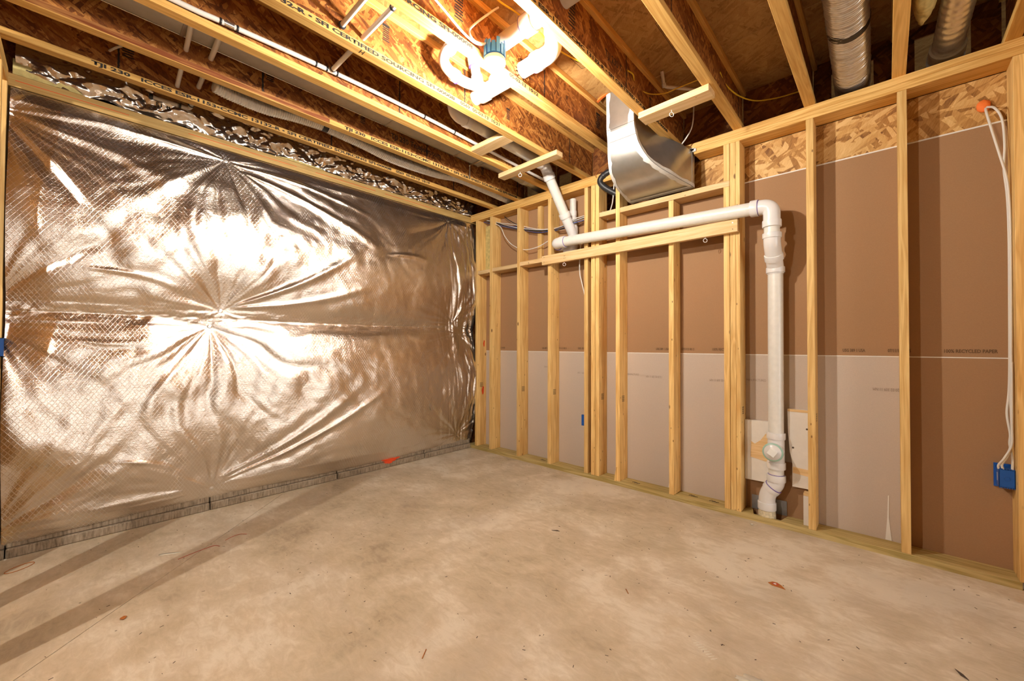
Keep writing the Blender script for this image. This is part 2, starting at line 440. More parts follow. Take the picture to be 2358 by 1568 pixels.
# two slabs meet in the saw-cut line
def slab(side):
    a = JOINT_A-jd*5.5; b = JOINT_B+jd*.62
    a = a+jn*side*.0017; b = b+jn*side*.0017
    return a, b
bm = bmesh.new()
prism(bm, [(-.3,YB), (XR+.2,YB), (XR+.2,.6), (-.3,.6)], -.12, -.004); obj('slab_base', bm, M['dark'], floor)
a1, b1 = slab(1); a2, b2 = slab(-1)
bm = bmesh.new(); prism(bm, [(-.3,YB), (a1.x,a1.y), (b1.x,b1.y), (-.3,-1.75)], -.004, 0)
obj('slab', bm, M['floor'], floor, origin=(0,0,0))
bm = bmesh.new(); prism(bm, [(-.298,YB), (XR+.2,YB), (XR+.2,.6), (-.3,.6), (-.3,-1.747), (b2.x,b2.y), (a2.x,a2.y)], -.004, 0)
obj('slab', bm, M['floor'], floor, origin=(0,0,0))

ceiling = structure('ceiling', (0,0,ZT))
# subfloor sheets 1.22 m wide laid across the joists
yy = .75; k = 0
while yy > YB:
    y0 = yy-1.219
    for x0, x1 in (((-.3,1.98), (1.983,4.4), (4.403,XR+.2)) if k % 2 == 0 else ((-.3,3.19), (3.193,5.6), (5.603,XR+.2))):
        board('subfloor_sheet', (x0,y0,ZT), (x1,yy-.003,ZT+.018), M['subfloor'], ceiling, bev=.001)
    yy -= 1.219; k += 1

wl = structure('wall_left')
board('concrete_wall', (-.30,YB,0), (-.13,.77,2.60), M['footing'], wl, bev=0)
# ribbed footing course below the foil, in 0.91 m lengths, two tiers
ys = [-6.1,-5.19,-4.275,-3.362,-2.45,-1.544,-.635,.0]
for a, b in zip(ys, ys[1:]):
    board('footing_block', (-.13,a+.003,0), (.020,b-.003,.052), M['footing'], wl, bev=.006)
    board('footing_block', (-.13,a+.003,.053), (.004,b-.003,.115), M['footing'], wl, bev=.004)
board('sill_plate', (-.13,-6.1,2.600), (.004,.12,2.638), M['sillwood'], wl)
board('sill_plate', (-.13,-6.1,2.639), (-.002,.12,2.672), M['sillwood'], wl)
# orange chalk line and paint spot
for i, (a, b) in enumerate(((-3.36,-2.9), (-2.6,-1.9), (-1.75,-1.2), (-1.1,-.5))):
    board('chalk_line', (.0041,a,2.634), (.0047,b,2.637), M['orangepaint'], wl, bev=0)
board('rim_board', (-.17,YB,2.6005), (-.14,.75,ZT), M['rim'], wl, bev=0)
board('closing_board', (-.30,.142,0), (-.001,.16,ZT), M['rim'], wl, bev=0)
bm = bmesh.new()
pts = []
for k in range(22):
    a = 2*math.pi*k/22; r = 1+.25*math.sin(3*a+1)+.18*math.sin(7*a)
    pts.append((-1.03+.085*r*math.cos(a), .066+.024*r*math.sin(a)))
prism(bm, pts, .0205, .0212, 'X')
for v in bm.verts:
    if v.co.z > .052: v.co.x -= .016
obj('orange_paint_mark', bm, M['orangepaint'], wl)

# ---- foil faced blankets
NY, NZ = 560, 420
Y0, Y1, Z0, Z1 = -3.375, .02, .088, 2.598
yv = np.linspace(Y0, Y1, NY); zv = np.linspace(Z0, Z1, NZ)
YY, ZZ = np.meshgrid(yv, zv, indexing='ij')
SEAM = 1.355
fast = [(-2.386,2.514), (-2.408,1.414), (-2.468,1.302), (-2.444,.158), (-.341,2.539), (-.29,1.418), (-.184,1.30), (-.208,.185),
        (-3.42,2.45), (-3.42,1.40), (-3.43,1.28), (-3.42,.15)]
def foil_height(YY, ZZ):
    h = np.zeros_like(YY)
    dmin = np.full_like(YY, 9.)
    upper = ZZ > SEAM
    env = np.ones_like(YY)
    for i, (fy, fz) in enumerate(fast):
        up = fz > SEAM
        same = 1/(1+np.exp(-(ZZ-SEAM)/.02*(1 if up else -1)))
        dy, dz = YY-fy, ZZ-fz; r = np.sqrt(dy*dy+dz*dz)+1e-6; th = np.arctan2(dz, dy)
        env = env*(1-same*.93*np.exp(-(r/.30)**1.15))
        wob = th+.55*(fbm(np.minimum(r, 2)*2.1+i*3, th*1.2, i, 3)-.5)*np.minimum(r*2, 1)
        c = np.zeros_like(r)
        for n, ph, am in ((9, i*1.3, .85), (15, i*2.1+.7, .85), (26, i*.9+2, .75), (43, i*1.7, .55)):
            w = wob*n+ph+1.6*np.sin(2*wob+i)
            c += am*(np.abs(np.sin(w/2))**1.5)/n*6
        side = i in (4, 5, 6, 7)
        fall = np.exp(-r/(.26 if side else .48))
        amp = (.11 if side else .092)*r*fall*(.45+1.1*fnoise(th*2.2+i*7, r*1.5, i+40))
        h += same*amp*c
    # each blanket sags: fullest in its lower part, pinched at the seam and at the fasteners
    u = np.where(ZZ > SEAM, (Z1-ZZ)/(Z1-SEAM), (SEAM-ZZ)/(SEAM-Z0)).clip(0, 1)
    prof = np.where(ZZ > SEAM, np.sin(np.pi*u**1.25)**.8*(.55+.75*u), np.sin(np.pi*u**.80)**.75*1.05)
    hb = .088*env*prof
    bl = .5+.5*np.cos((YY+1.35)*2*math.pi/2.15)
    hb += .028*env*bl*prof
    hb += .018*env
    n1 = fbm(YY*2.2, ZZ*2.4, 5, 4)-.47; n2 = fbm(YY*7+ZZ*2, ZZ*5, 9, 3)-.45
    n3 = fbm(YY*4+9, ZZ*3.3, 77, 3)-.45
    n4 = fbm(YY*15+3, ZZ*19, 91, 3)-.45
    h += env*(.040*n1+.013*n2+.026*np.abs(n3)*prof+.0035*n4)
    # long diagonal folds
    for (ay, az, by, bz, wd, am) in ((-2.40,.22,-1.35,.86,.035,.016), (-2.38,.20,-1.10,.80,.022,.014), (-2.35,1.45,-1.35,2.05,.03,.016), (-2.36,1.44,-1.25,1.72,.028,.013),
                                     (-2.30,2.46,-1.15,2.02,.03,.012), (-2.33,2.50,-1.2,2.33,.02,.009), (-1.15,2.02,-.45,1.98,.03,.012),
                                     (-3.1,1.62,-2.5,1.47,.025,.012), (-3.15,1.20,-2.55,1.26,.03,.012), (-2.95,.46,-2.55,.24,.02,.010)):
        L = math.hypot(by-ay, bz-az); ux, uz = (by-ay)/L, (bz-az)/L
        s = (YY-ay)*ux+(ZZ-az)*uz; d = -(YY-ay)*uz+(ZZ-az)*ux+.05*np.sin(s/L*math.pi)*(1 if bz > az else -1)
        t = np.clip(s/L, 0, 1); taper = np.clip(s/.12, 0, 1)*np.clip((L-s)/.35, 0, 1)
        ww = wd*(.35+t)
        h += am*taper*np.exp(-(d/ww)**2)
    # seam: pinched band with fine crumples
    sm = np.exp(-((ZZ-SEAM)/.055)**2)
    cr = np.abs(fbm(YY*14, ZZ*40, 21, 3)-.45)
    hb = hb*(1-.50*sm)
    h += sm*(.020*cr)
    # step of the lap at the seam
    h += .006/(1+np.exp(-(ZZ-SEAM+.012*np.sin(YY*3)-.01)/.004))
    # right-hand end: loose hanging crumple near the corner
    ce = np.clip((YY+.62)/.5, 0, 1)
    h += ce*.055*(fbm(YY*8, ZZ*1.5, 31, 4)-.45)+ce*.05*np.abs(fbm(YY*13+ZZ*1.2, ZZ*2.2, 33, 3)-.5)
    edge = np.clip((ZZ-Z0)/.10, 0, 1)*np.clip((Z1-ZZ)/.08, 0, 1)
    edge = edge**.6
    return .002+(hb+h)*edge
HX = foil_height(YY, ZZ)
zb = ZZ.copy()
zb -= (np.clip(1-(ZZ-Z0)/.15, 0, 1))*(.022*np.sin((YY+.2)*1.35)**2+.006*fbm(YY*8, YY*0, 3, 3))*1.0
P = np.stack([HX-.004, YY, zb], -1)
foil = grid_obj('foil_blanket', P, M['foil'])
tag(foil, 'silver foil insulation blanket with diamond scrim covering the concrete wall', 'insulation')
for i, (fy, fz) in enumerate(fast[:8]):
    fx = float(foil_height(np.array([[fy]]), np.array([[fz]]))[0,0])-.004
    bm = bmesh.new(); sweep(bm, [(fx,fy,fz), (fx+.002,fy,fz), (fx+.0035,fy,fz)], [.016,.015,.008], 16)
    o = obj('fastener_washer', bm, M['steel'], foil)
# lower-right torn hole
bm = bmesh.new()
fx = float(foil_height(np.array([[-.62]]), np.array([[.56]]))[0,0])
pts = [(-.655,.625), (-.64,.64), (-.625,.60), (-.61,.54), (-.60,.50), (-.62,.505), (-.645,.56)]
prism(bm, pts, fx-.002, fx+.001, 'X'); obj('torn_patch', bm, M['steel'], foil)

# ---- crumpled R-13 foil batts in the rim bay
ny, nz = 420, 60
yv = np.linspace(-3.36, .02, ny); tv = np.linspace(0, 1, nz)
A, T = np.meshgrid(yv, tv, indexing='ij')
Zr = 2.678+T*(.31-.02*fnoise(A*1.3, A*0, 4)); base = -.035-.05*T+.045*np.sin(T*math.pi)
cr = np.abs(fbm(A*5+T*2, T*2.5+A*1.5, 51, 3)-.47)*1.1
pin = np.zeros_like(A)
for c in (-2.80,-2.20,-1.72,-1.30,-.85,-.45,-.15):
    r = np.sqrt((A-c)**2+((T-.05)*.31)**2)+1e-5; th = np.arctan2((T-.05)*.31, A-c)
    pin += np.exp(-r/.16)*(-.05+.55*r*np.abs(np.sin(th*5+c*9)))
r1 = np.abs(fbm(A*6-T*2.5, T*2.2+A*3, 71, 3)-.47); r2 = np.abs(fbm(A*14+T*4, T*5-A*5, 73, 3)-.47)
Xr = base+.045*cr+.085*r1+.045*r2+pin*.32+.045*(fbm(A*2.5, T*1.5, 61, 3)-.45)
P = np.stack([Xr, A, Zr+.012*(fnoise(A*9, T*5, 8)-.5)], -1)
rimfoil = grid_obj('foil_batt', P, M['foil2'])
kk_ = int(np.argmin(abs(yv+2.80))); xm_ = float(Xr[kk_-12:kk_+14, 8:45].max())+.006
text_obj('print', 'R-13', .036, M['ink'], rimfoil, (.0205,-2.700,2.774), (0,-1,0), (0,0,-1), 1.1, .0008)
tag(rimfoil, 'crumpled silver foil batt tucked in the rim space above the sill', 'insulation')
bm = bmesh.new(); bx = [(-3.37,2.672), (-3.10,2.672), (-3.14,2.70), (-3.24,2.725), (-3.37,2.76)]
prism(bm, bx, -.05, .0, 'X')
o = obj('insulation_wad', bm, M['glassfibre']); tag(o, 'yellow glass fibre tuft poking out over the sill at the left end', 'insulation')
bm = bmesh.new(); prism(bm, [(-2.05,2.673), (-1.66,2.673), (-1.72,2.684), (-1.95,2.690)], -.05, .001, 'X')
o = obj('insulation_wad', bm, M['glassfibre']); tag(o, 'thin yellow glass fibre strip showing between sill and crumpled batt', 'insulation')

# ---- stud wall with drywall behind (wall_back)
wb = structure('wall_back')
Z1P = .038; ZP = 2.606
# bottom plate with a notch for the drain
bm = bmesh.new()
prism(bm, [(-.035,0), (4.02,0), (4.02,D), (3.055,D), (3.03,.028), (2.875,.028), (2.845,D), (-.035,D)], 0, Z1P)
obj('bottom_plate', bm, M['treated'], wb, origin=(2,0,0))
board('top_plate', (.0,0,ZP), (2.03,D,ZP+.042), M['plate'], wb)
board('top_plate', (2.50,0,ZP), (4.30,D,ZP+.042), M['plate'], wb)
board('top_plate', (.0,0,ZP+.0425), (1.90,D,H), M['plate'], wb)
board('top_plate', (2.34,0,ZP+.0425), (4.30,D,H), M['plate'], wb)
studs = [(.088,.126), (.320,.358), (.728,.766), (1.131,1.169), (1.545,1.583), (1.617,1.655), (1.659,1.697), (1.858,1.896), (2.31,2.348),
         (2.702,2.740), (2.743,2.778), (2.779,2.806), (3.181,3.219), (3.599,3.638), (4.012,4.050)]
for i, (a, b) in enumerate(studs):
    top = ZP
    if i == 8: top = 2.302
    if i == 9: top = ZP
    if i == 9:
        board('stud', (a,0,Z1P), (b,D,2.3035), M['stud'], wb); board('stud', (a,0,2.3455), (b,D,ZP-.0005), M['stud'], wb); continue
    board('stud', (a,0,Z1P), (b,D,top-.0005), M['stud'], wb)
# rough sill below the duct opening
board('blocking', (1.699,.0,2.306), (1.857,D,2.346), M['blockx'], wb)
board('rough_sill', (1.897,-.0,2.304), (2.7405,D,2.345), M['blockx'], wb)
# fire blocks between the left studs
for a, b, z in ((.127,.319,1.985), (.359,.727,1.99), (.767,1.130,2.0)):
    board('blocking', (a,.0,z), (b,D,z+.04), M['blockx'], wb)
board('nailer', (.925,.095,2.045), (.975,D-.002,2.604), M['stud'], wb)
for y_, z_, a_, b_ in ((.085,.66,.018,.05), (.10,1.20,.012,.04)):
    bm = bmesh.new(); prism(bm, [(y_-a_,z_), (y_,z_+b_), (y_+a_,z_+b_*.8), (y_+a_*.7,z_-b_*.7), (y_-a_*.3,z_-b_)], .1262, .1267, 'X'); obj('orange_paint_mark', bm, M['orangepaint'], wb)
board('insulation', (.127,.118,2.03), (.318,.139,2.56), M['glassfibre'], wb)
# split at the foot of the stud beside the triple stud
bm = bmesh.new(); prism(bm, [(1.850,.039), (1.866,.039), (1.872,.15), (1.870,.155), (1.858,.10)], -.012, .002, 'Y')
obj('split_wedge', bm, M['stud'], wb)
# drywall sheets fixed to the far side
board('drywall_sheet', (1.561,D+.001,1.120), (4.16,D+.014,2.345), M['kraft'], wb, bev=0)
board('drywall_sheet', (.0,D+.001,1.120), (1.559,D+.014,2.604), M['kraft'], wb, bev=0)
board('drywall_edge', (1.561,D-.0005,2.3455), (4.16,D+.012,2.354), M['gypsum'], wb, bev=.001)
board('drywall_edge', (.0,D-.0005,1.1135), (4.16,D+.012,1.1195), M['gypsum'], wb, bev=.001)
bm = bmesh.new()
prism(bm, [(0,.0), (2.807,.0), (2.807,.40), (3.18,.40), (3.18,.0), (3.637,.0), (3.637,1.113), (0,1.113)], D+.001, D+.014, 'Y')
o = obj('drywall_sheet', bm, M['greyp'], wb); o['label'] = 'lower drywall sheet with grey paper face'
board('drywall_sheet', (3.638,D+.001,.0), (4.16,D+.014,1.113), M['kraft'], wb, bev=0)
board('drywall_sheet', (2.808,D+.003,.0), (3.179,D+.016,.399), M['kraft'], wb, bev=0)
# strand board above the drywall, right of the duct and across
board('osb_panel', (2.36,D+.004,2.354), (4.30,D+.016,2.604), M['osbwall'], wb, bev=0)
for a, b in ((1.585,2.36),):
    board('chase_back', (a,.42,2.3), (b,.44,3.0), M['rim'], wb, bev=0)
# blocking panels above the plate between the joists
JX = [.327,.695,1.113,1.523,1.932,2.351,2.765,3.172,3.578,3.985]
JW = .058
for i, (a, b) in enumerate(zip([-.14]+[x+JW for x in JX], JX+[4.4])):
    if b-a < .05: continue
    x0, x1 = a-.02, b+.01
    if i == 8:      # flexible duct passes here
        bm = bmesh.new(); prism(bm, [(x0,H), (3.30,H), (3.30,2.90), (3.50,2.90), (3.50,H), (x1,H), (x1,ZT), (x0,ZT)], .118, .129, 'Y'); obj('rim_panel', bm, M['rim'], wb)
    elif i == 9:
        bm = bmesh.new(); prism(bm, [(x0,H), (3.675,H), (3.675,2.93), (3.89,2.93), (3.89,H), (x1,H), (x1,ZT), (x0,ZT)], .118, .129, 'Y'); obj('rim_panel', bm, M['rim'], wb)
    elif i in (2, 3):
        xm = .56 if i == 2 else .95
        xm = max(x0+.1, min(x1-.1, {2: .56, 3: .98}[i]))
        bm = bmesh.new(); prism(bm, [(x0,H), (xm-.075,H), (xm-.075,2.86), (xm+.075,2.86), (xm+.075,H), (x1,H), (x1,ZT), (x0,ZT)], .118, .129, 'Y'); obj('rim_panel', bm, M['rim'], wb)
    else:
        board('rim_panel', (x0,.118,H), (x1,.129,ZT), M['rim'], wb, bev=0)
# closing behind the wall
board('rear_chase', (-.3,.75,0), (XR,.77,3.05), M['rim'], wb, bev=0)
# grade stamps and print
USG = [('USG 389 1 USA', 0), ('07/11/13 08:15', .207), ('100% RECYCLED PAPER', .432)]
for x0 in (3.344, 2.149, .952, -.2):
    for s, dx in USG:
        if x0+dx < .1: continue
        text_obj('print', s, .026, M['inkbrown'], wb, (x0+dx,D-.0004,1.143), (1,0,0), (0,0,1), .62 if dx != .432 else .72, .0006)
for x0 in (1.30,1.98,2.48,3.40):
    text_obj('print', '12-20 02 309 11 NM', .026, M['inkpale'], wb, (x0+.22,D-.0004,.93), (-1,0,0), (0,0,-1), .62)
text_obj('print', 'MANUFACTURED', .022, M['inkpale'], wb, (.98,D-.0004,.955), (1,0,0), (0,0,1), .7)
text_obj('print', 'MANUFACTURED', .022, M['inkpale'], wb, (1.88,D-.0004,.925), (1,0,0), (0,0,1), .7)
text_obj('print', 'MANUFACTURED', .022, M['inkpale'], wb, (2.81,D-.0004,.93), (1,0,0), (0,0,1), .7)
for x in (1.1695,1.6975,2.8065,3.2195,1.8965,.7665,.1265):
    for r in range(4):
        text_obj('grade_stamp', '0:5:6', .013, M['ink'], wb, (x+.0003,.040,.745-.014*r), (0,1,0), (0,0,1), 1.7, .0004)
text_obj('grade_stamp', 'SPF', .012, M['inkbrown'], wb, (1.345,-.0395,2.006), (1,0,0), (0,0,1), 1.2)
text_obj('grade_stamp', 'KD 19', .012, M['inkbrown'], wb, (1.345,-.0395,1.985), (1,0,0), (0,0,1), .8)

# ---- return wall at the far right edge of the picture
wr = structure('wall_right')
board('stud', (4.053,-.14,.0), (4.091,-.002,ZP), M['stud'], wr)
board('stud', (4.053,-.181,.0), (4.193,-.142,ZP), M['stud'], wr)
board('top_plate', (4.053,-3.39,ZP), (4.193,-.002,H), M['sillwood'], wr)

# ---- partition behind the camera (open studs, wide doorway)
wf = structure('wall_front')
fy0, fy1 = -3.525, -3.385
for a, b in ((.0,.038), (.245,.283), (.655,.693), (1.135,1.173), (1.175,1.213)):
    board('stud', (a,fy0,.038), (b,fy1,ZP), M['stud'], wf)
board('bottom_plate', (-.0,fy0,0), (1.213,fy1,.038), M['treated'], wf)
board('top_plate', (-.0,fy0,ZP), (4.20,fy1,ZP+.042), M['plate'], wf)
board('top_plate', (-.0,fy0,ZP+.0425), (4.20,fy1,H-.001), M['plate'], wf)
# outer shell of the basement
we = structure('wall_outer')
board('concrete_wall', (-.3,YB-.2,0), (XR+.2,YB,2.99), M['kraft'], we, bev=0)
board('concrete_wall', (XR,YB,0), (XR+.2,-2.80,2.99), M['whitewall'], we, bev=0)
board('concrete_wall', (XR,-.75,0), (XR+.2,.8,2.99), M['whitewall'], we, bev=0)
board('concrete_wall', (XR,-2.80,2.12), (XR+.2,-.75,2.99), M['whitewall'], we, bev=0)
board('concrete_wall', (XR,-2.80,0), (XR+.2,-.75,.06), M['whitewall'], we, bev=0)
wd = structure('door_1', (XR+.1,-1.9,.06))
for a, b in ((-2.80,-2.99), (-1.93,-1.87), (-.81,-.75)): board('frame_post', (XR+.06,a,.06), (XR+.12,b,2.12), M['whitepaint'], wd)
board('frame_rail', (XR+.06,-2.80,2.06), (XR+.12,-.75,2.12), M['whitepaint'], wd); board('frame_rail', (XR+.06,-2.80,.06), (XR+.12,-.75,.14), M['whitepaint'], wd)
board('concrete_wall', (4.21,.0,0), (XR,.1,2.99), M['kraft'], we, bev=0)

# ================================================================== I-joists
JTEXT = 'TJI 230   ICCES ESR-1153\u2022CCMC 13132-R \u2022 SFI CERTIFIED SOURCING SFI-00008'
JL = ['wood I-joist nearest the foil wall, full printed line along its lower flange',
      'wood I-joist second from the foil wall, reddish streaked flange with silver flex duct beside it',
      'wood I-joist third from the foil wall with small white pipe clipped along its flange',
      'wood I-joist left of the lamp, brightly lit with a handwritten H on its flange',
      'wood I-joist directly above the lamp, bleached white by the bulb',
      'wood I-joist just right of the lamp crossing in front of the metal duct boot',
      'wood I-joist carrying the right end of the short nailer near the duct boot',
      'plain amber wood I-joist left of the large flexible duct',
      'plain amber wood I-joist right of the large flexible duct',
      'wood I-joist cut off by the top right corner of the picture']
JOINTS = {0: [-2.97,-1.77,-.55], 1: [-2.35,-1.134,.0], 2: [-2.9,-1.653,-.4], 3: [-2.6,-1.429,-.25], 4: [-2.3,-1.12,.0], 5: [-2.05,-.844], 6: [-1.2,.0], 7: [-1.4], 8: [-1.1], 9: [-1.0]}
TSTART = {0: -3.075, 1: -1.845, 3: -3.345, 4: -3.56, 5: -2.08}
TAIL = {0: ('0569  05-03-13  10:19', 1.86), 3: ('0569  05-03-13  10:21', 1.86), 4: ('05-03-13  10:12', 2.09), 1: None, 5: None}
joists = []
YE = .112
for i, x in enumerate(JX):
    j = thing('floor_joist', JL[i], 'joist', (x+JW/2, 0, H), 'wood I-joists across the ceiling')
    fm = M['flange_red'] if i == 1 else M['flange']
    bm = bmesh.new(); box(bm, (x,-6.0,H), (x+JW,YE,H+FT), .0018)
    o = obj('bottom_flange', bm, M['flange'], j)
    if i == 1:
        bm = bmesh.new(); box(bm, (x+JW+.0001,-6.0,H+.004), (x+JW+.0006,-1.95,H+FT-.002)); o2 = obj('streaked_face', bm, fm, j)
    board('top_flange', (x,-6.0,ZT-FT), (x+JW,YE,ZT-.0003), M['flange'], j)
    board('web', (x+JW/2-.0055,-6.0,H+FT-.002), (x+JW/2+.0055,YE,ZT-FT+.002), M['web'], j, bev=0)
    for y in JOINTS[i]:
        bm = bmesh.new(); pts = []
        n = 26
        for k in range(n+1):
            z = H+FT+.002+(ZT-2*FT-H-.004)*k/n; pts.append((y-.0025-.003*random.random(), z))
        for k in range(n, -1, -1):
            z = H+FT+.002+(ZT-2*FT-H-.004)*k/n; pts.append((y+.0025+.005*random.random(), z))
        prism(bm, pts, x+JW/2+.0056, x+JW/2+.0062, 'X')
        obj('web_joint', bm, M['ink'], j)
    if i in TSTART:
        t = text_obj('print', JTEXT, .0275, M['ink'], j, (x+JW+.0010,TSTART[i],H+.0075), (0,1,0), (0,0,1), 1.0, .0011)
        wdt = max(v.co.y for v in t.data.vertices)
        k = 1.815/wdt
        for v in t.data.vertices: v.co.y *= k
        if TAIL[i]:
            text_obj('print', TAIL[i][0], .0275, M['ink'], j, (x+JW+.0010,TSTART[i]+TAIL[i][1],H+.0075), (0,1,0), (0,0,1), 1.45, .0011)
    joists.append(j)
def web_mark(i, y, z, kind='bars', s=1.0, txt=None):
    x = JX[i]+JW/2+.0058; j = joists[i]
    if kind == 'bars':
        bm = bmesh.new()
        for k in range(8):
            zz = z+s*(.055-.014*k); L = s*(.050 if k else .065)*(1 if k % 3 else .8)
            box(bm, (x,y-L/2,zz), (x+.0006,y+L/2,zz+s*(.007 if k else .016)))
        o = obj('web_stamp', bm, M['ink'], j); return o
    return text_obj('print', txt, .055*s, M['ink'], j, (x,y,z), (0,1,0), (0,0,1), .95, .0006)
web_mark(0, -2.93, 2.86, 'bars', 1.0); web_mark(0, -2.20, 2.80, 'bars', .5); web_mark(0, -.55, 2.80, 't', .8, 'TJI 230')
web_mark(1, -2.31, 2.86, 'bars', .9); web_mark(1, -1.70, 2.84, 'bars', .8); web_mark(1, -.50, 2.83, 'bars', .7)
text_obj('print', 'TJI 230 TrusJoist.com', .060, M['ink'], joists[1], (JX[1]+JW/2+.0058,-1.47,2.785), (0,1,0), (0,0,1), .92, .0008)
text_obj('print', '25', .06, M['inkbrown'], joists[3], (JX[3]+JW/2+.0058,-2.03,2.90), (0,1,0), (0,0,1), 1.0)
web_mark(3, -1.99, 2.86, 'bars', .8); web_mark(3, -1.02, 2.83, 'bars', .7)
web_mark(4, -1.82, 2.87, 'bars', 1.1); web_mark(4, -.47, 2.85, 'bars', 1.0); web_mark(5, -1.43, 2.84, 'bars', 1.2); web_mark(5, -.50, 2.80, 'bars', .7)
text_obj('print', 'TJI 230 T', .06, M['ink'], joists[5], (JX[5]+JW/2+.0058,-1.10,2.82), (0,1,0), (0,0,1), .9, .0006)
text_obj('handwriting', 'H', .045, M['ink'], joists[3], (1.545,-2.14,H-.0006), (0,1,0), (1,0,0), .8)
# subfloor print between the lit joists
text_obj('print', 'MTD', .05, M['ink'], ceiling, (2.10,-1.03,ZT-.0008), (0,1,0), (1,0,0), .8)
bm = bmesh.new()
for a, b in (((2.09,-1.05),(2.15,-.88)), ((2.12,-.60),(2.18,-.44)), ((2.60,-.92),(2.70,-.62))):
    for (x0,y0,x1,y1) in ((a[0],a[1],b[0],a[1]+.002), (a[0],b[1],b[0],b[1]+.002), (a[0],a[1],a[0]+.002,b[1]), (b[0],a[1],b[0]+.002,b[1])):
        box(bm, (x0,y0,ZT-.0008), (x1,y1,ZT-.0002))
obj('print_frame', bm, M['ink'], ceiling)
text_obj('print', 'APA', .04, M['ink'], ceiling, (2.13,-.57,ZT-.0008), (0,1,0), (1,0,0), .8)
text_obj('print', 'SIZED FOR SPACING', .016, M['ink'], ceiling, (2.19,-1.13,ZT-.0008), (0,1,0), (1,0,0), .8)
for k, s in enumerate(('APA', 'RATED STURD-I-FLOOR', '24 OC', 'EXPOSURE 1')):
    text_obj('print', s, .022, M['ink'], ceiling, (2.675-.023*k,-.90,ZT-.0008), (0,1,0), (1,0,0), .8)
for k, s in enumerate(('SIZED FOR', 'SPACING', '23/32')):
    text_obj('print', s, .03, M['ink'], ceiling, (3.40-.035*k,-.75,ZT-.0008), (0,1,0), (1,0,0), .8)

# ================================================================== lamp
def ceiling_lamp(x, y, label, real=True):
    t = thing('ceiling_lamp', label, 'lamp', (x,y,2.50), None)
    zb = 2.665
    bm = bmesh.new()
    # round wiring box with upright fins
    sweep(bm, [(x,y,zb), (x,y,zb+.004), (x,y,zb+.05), (x,y,zb+.052)], [.050,.052,.050,.046], 28)
    for k in range(14):
        a = 2*math.pi*k/14; c = Vector((x+.0525*math.cos(a), y+.0525*math.sin(a), 0))
        hgt = .055+.022*((k*5) % 3)/2
        p = [c+Vector((-math.sin(a)*s*.009, math.cos(a)*s*.009, 0)) for s in (-1, 1)]
        q = [v+Vector((math.cos(a), math.sin(a), 0))*.004 for v in p]
        poly = [(v.x, v.y) for v in (p[0], p[1], q[1], q[0])]
        prism(bm, poly, zb, zb+hgt)
    obj('junction_box', bm, M['teal'], t)
    prof = [(.020,-.004), (.030,-.002), (.034,.004), (.040,.006), (.054,.012), (.058,.020), (.057,.034), (.050,.042), (.0,.042)]
    bm = bmesh.new(); sweep(bm, [(x,y,zb-.044+h) for r, h in prof], [max(r,.0005) for r, h in prof], 30)
    obj('lampholder', bm, M['porcelain'], t, True)
    bm = bmesh.new(); sweep(bm, [(x,y,zb-.072), (x,y,zb-.070), (x,y,zb-.048)], [.014,.0145,.0145], 18); obj('bulb_cap', bm, M['steel'], t, True)
    prof = [(.003,-.062), (.018,-.057), (.027,-.044), (.030,-.030), (.028,-.014), (.020,.0), (.015,.012), (.013,.020)]
    bm = bmesh.new(); sweep(bm, [(x,y,zb-.092+h) for r, h in prof], [r for r, h in prof], 12)
    obj('bulb', bm, M['bulb' if real else 'bulb2'], t, True)
    return t
ceiling_lamp(*LAMP_ROOM, 'bare glowing bulb in white lampholder under a teal plastic box on the ceiling')
ceiling_lamp(*LAMP_NEXT, 'bare bulb lamp on the joists behind the open stud partition', False)

# ================================================================== pipes
PR = .0445
def ring(name, c, d, r, parent, th=.0012):
    c = Vector(c); d = Vector(d).normalized()
    return tube(name, [c-d*.0012, c+d*.0012], r+th, M['primer'], parent, 28)
# --- drain on the stud wall
t = thing('drain_pipe', 'white plastic drain pipe running along the stud wall then dropping to the floor', 'pipe', (2.96,0.03,0))
tube('pipe_run', [(1.33,-.047,2.141), (2.90,-.047,2.094)], PR, M['pvc'], t, 32)
hub('coupling', (1.345,-.047,2.140), (1,0,-.03), .055, .0535, M['pvcfit'], t)
ring('primer_ring', (1.374,-.047,2.139), (1,0,-.03), .0475, t)
tube('elbow', fillet([(1.335,-.047,2.14), (1.262,-.047,2.138), (1.262,.07,2.136)], .06, 10), .0500, M['pvcfit'], t, 28)
hub('elbow_rim', (1.262,.02,2.136), (0,1,0), .045, .0545, M['pvcfit'], t)
ring('primer_ring', (1.262,-.006,2.136), (0,1,0), .0545, t)
tube('elbow', fillet([(2.89,-.047,2.095), (3.003,-.047,2.09), (3.003,-.047,1.95)], .085, 12), .0485, M['pvcfit'], t, 32)
hub('coupling', (2.905,-.047,2.0945), (1,0,-.02), .045, .0545, M['pvcfit'], t)
ring('primer_ring', (2.929,-.047,2.094), (1,0,-.02), .0505, t)
hub('coupling', (3.003,-.047,1.972), (0,0,1), .045, .0545, M['pvcfit'], t)
tube('pipe_piece', [(3.003,-.047,1.955), (3.003,-.047,1.90)], PR, M['pvc'], t, 28)
hub('coupling', (3.003,-.045,1.895), (0,.04,-1), .034, .0545, M['pvcfit'], t)
tube('offset_bend', fillet([(3.003,-.047,1.89), (3.003,-.042,1.845), (3.003,.010,1.765), (3.003,.062,1.70), (3.003,.064,1.66)], .04, 6), .0485, M['pvcfit'], t, 32)
hub('coupling', (3.003,.012,1.765), (0,.55,-.8), .042, .0545, M['pvcfit'], t)
hub('coupling', (3.003,.063,1.685), (0,0,1), .040, .0545, M['pvcfit'], t)
tube('pipe_drop', [(3.003,.063,1.67), (3.001,.063,.60)], PR, M['pvc'], t, 32)
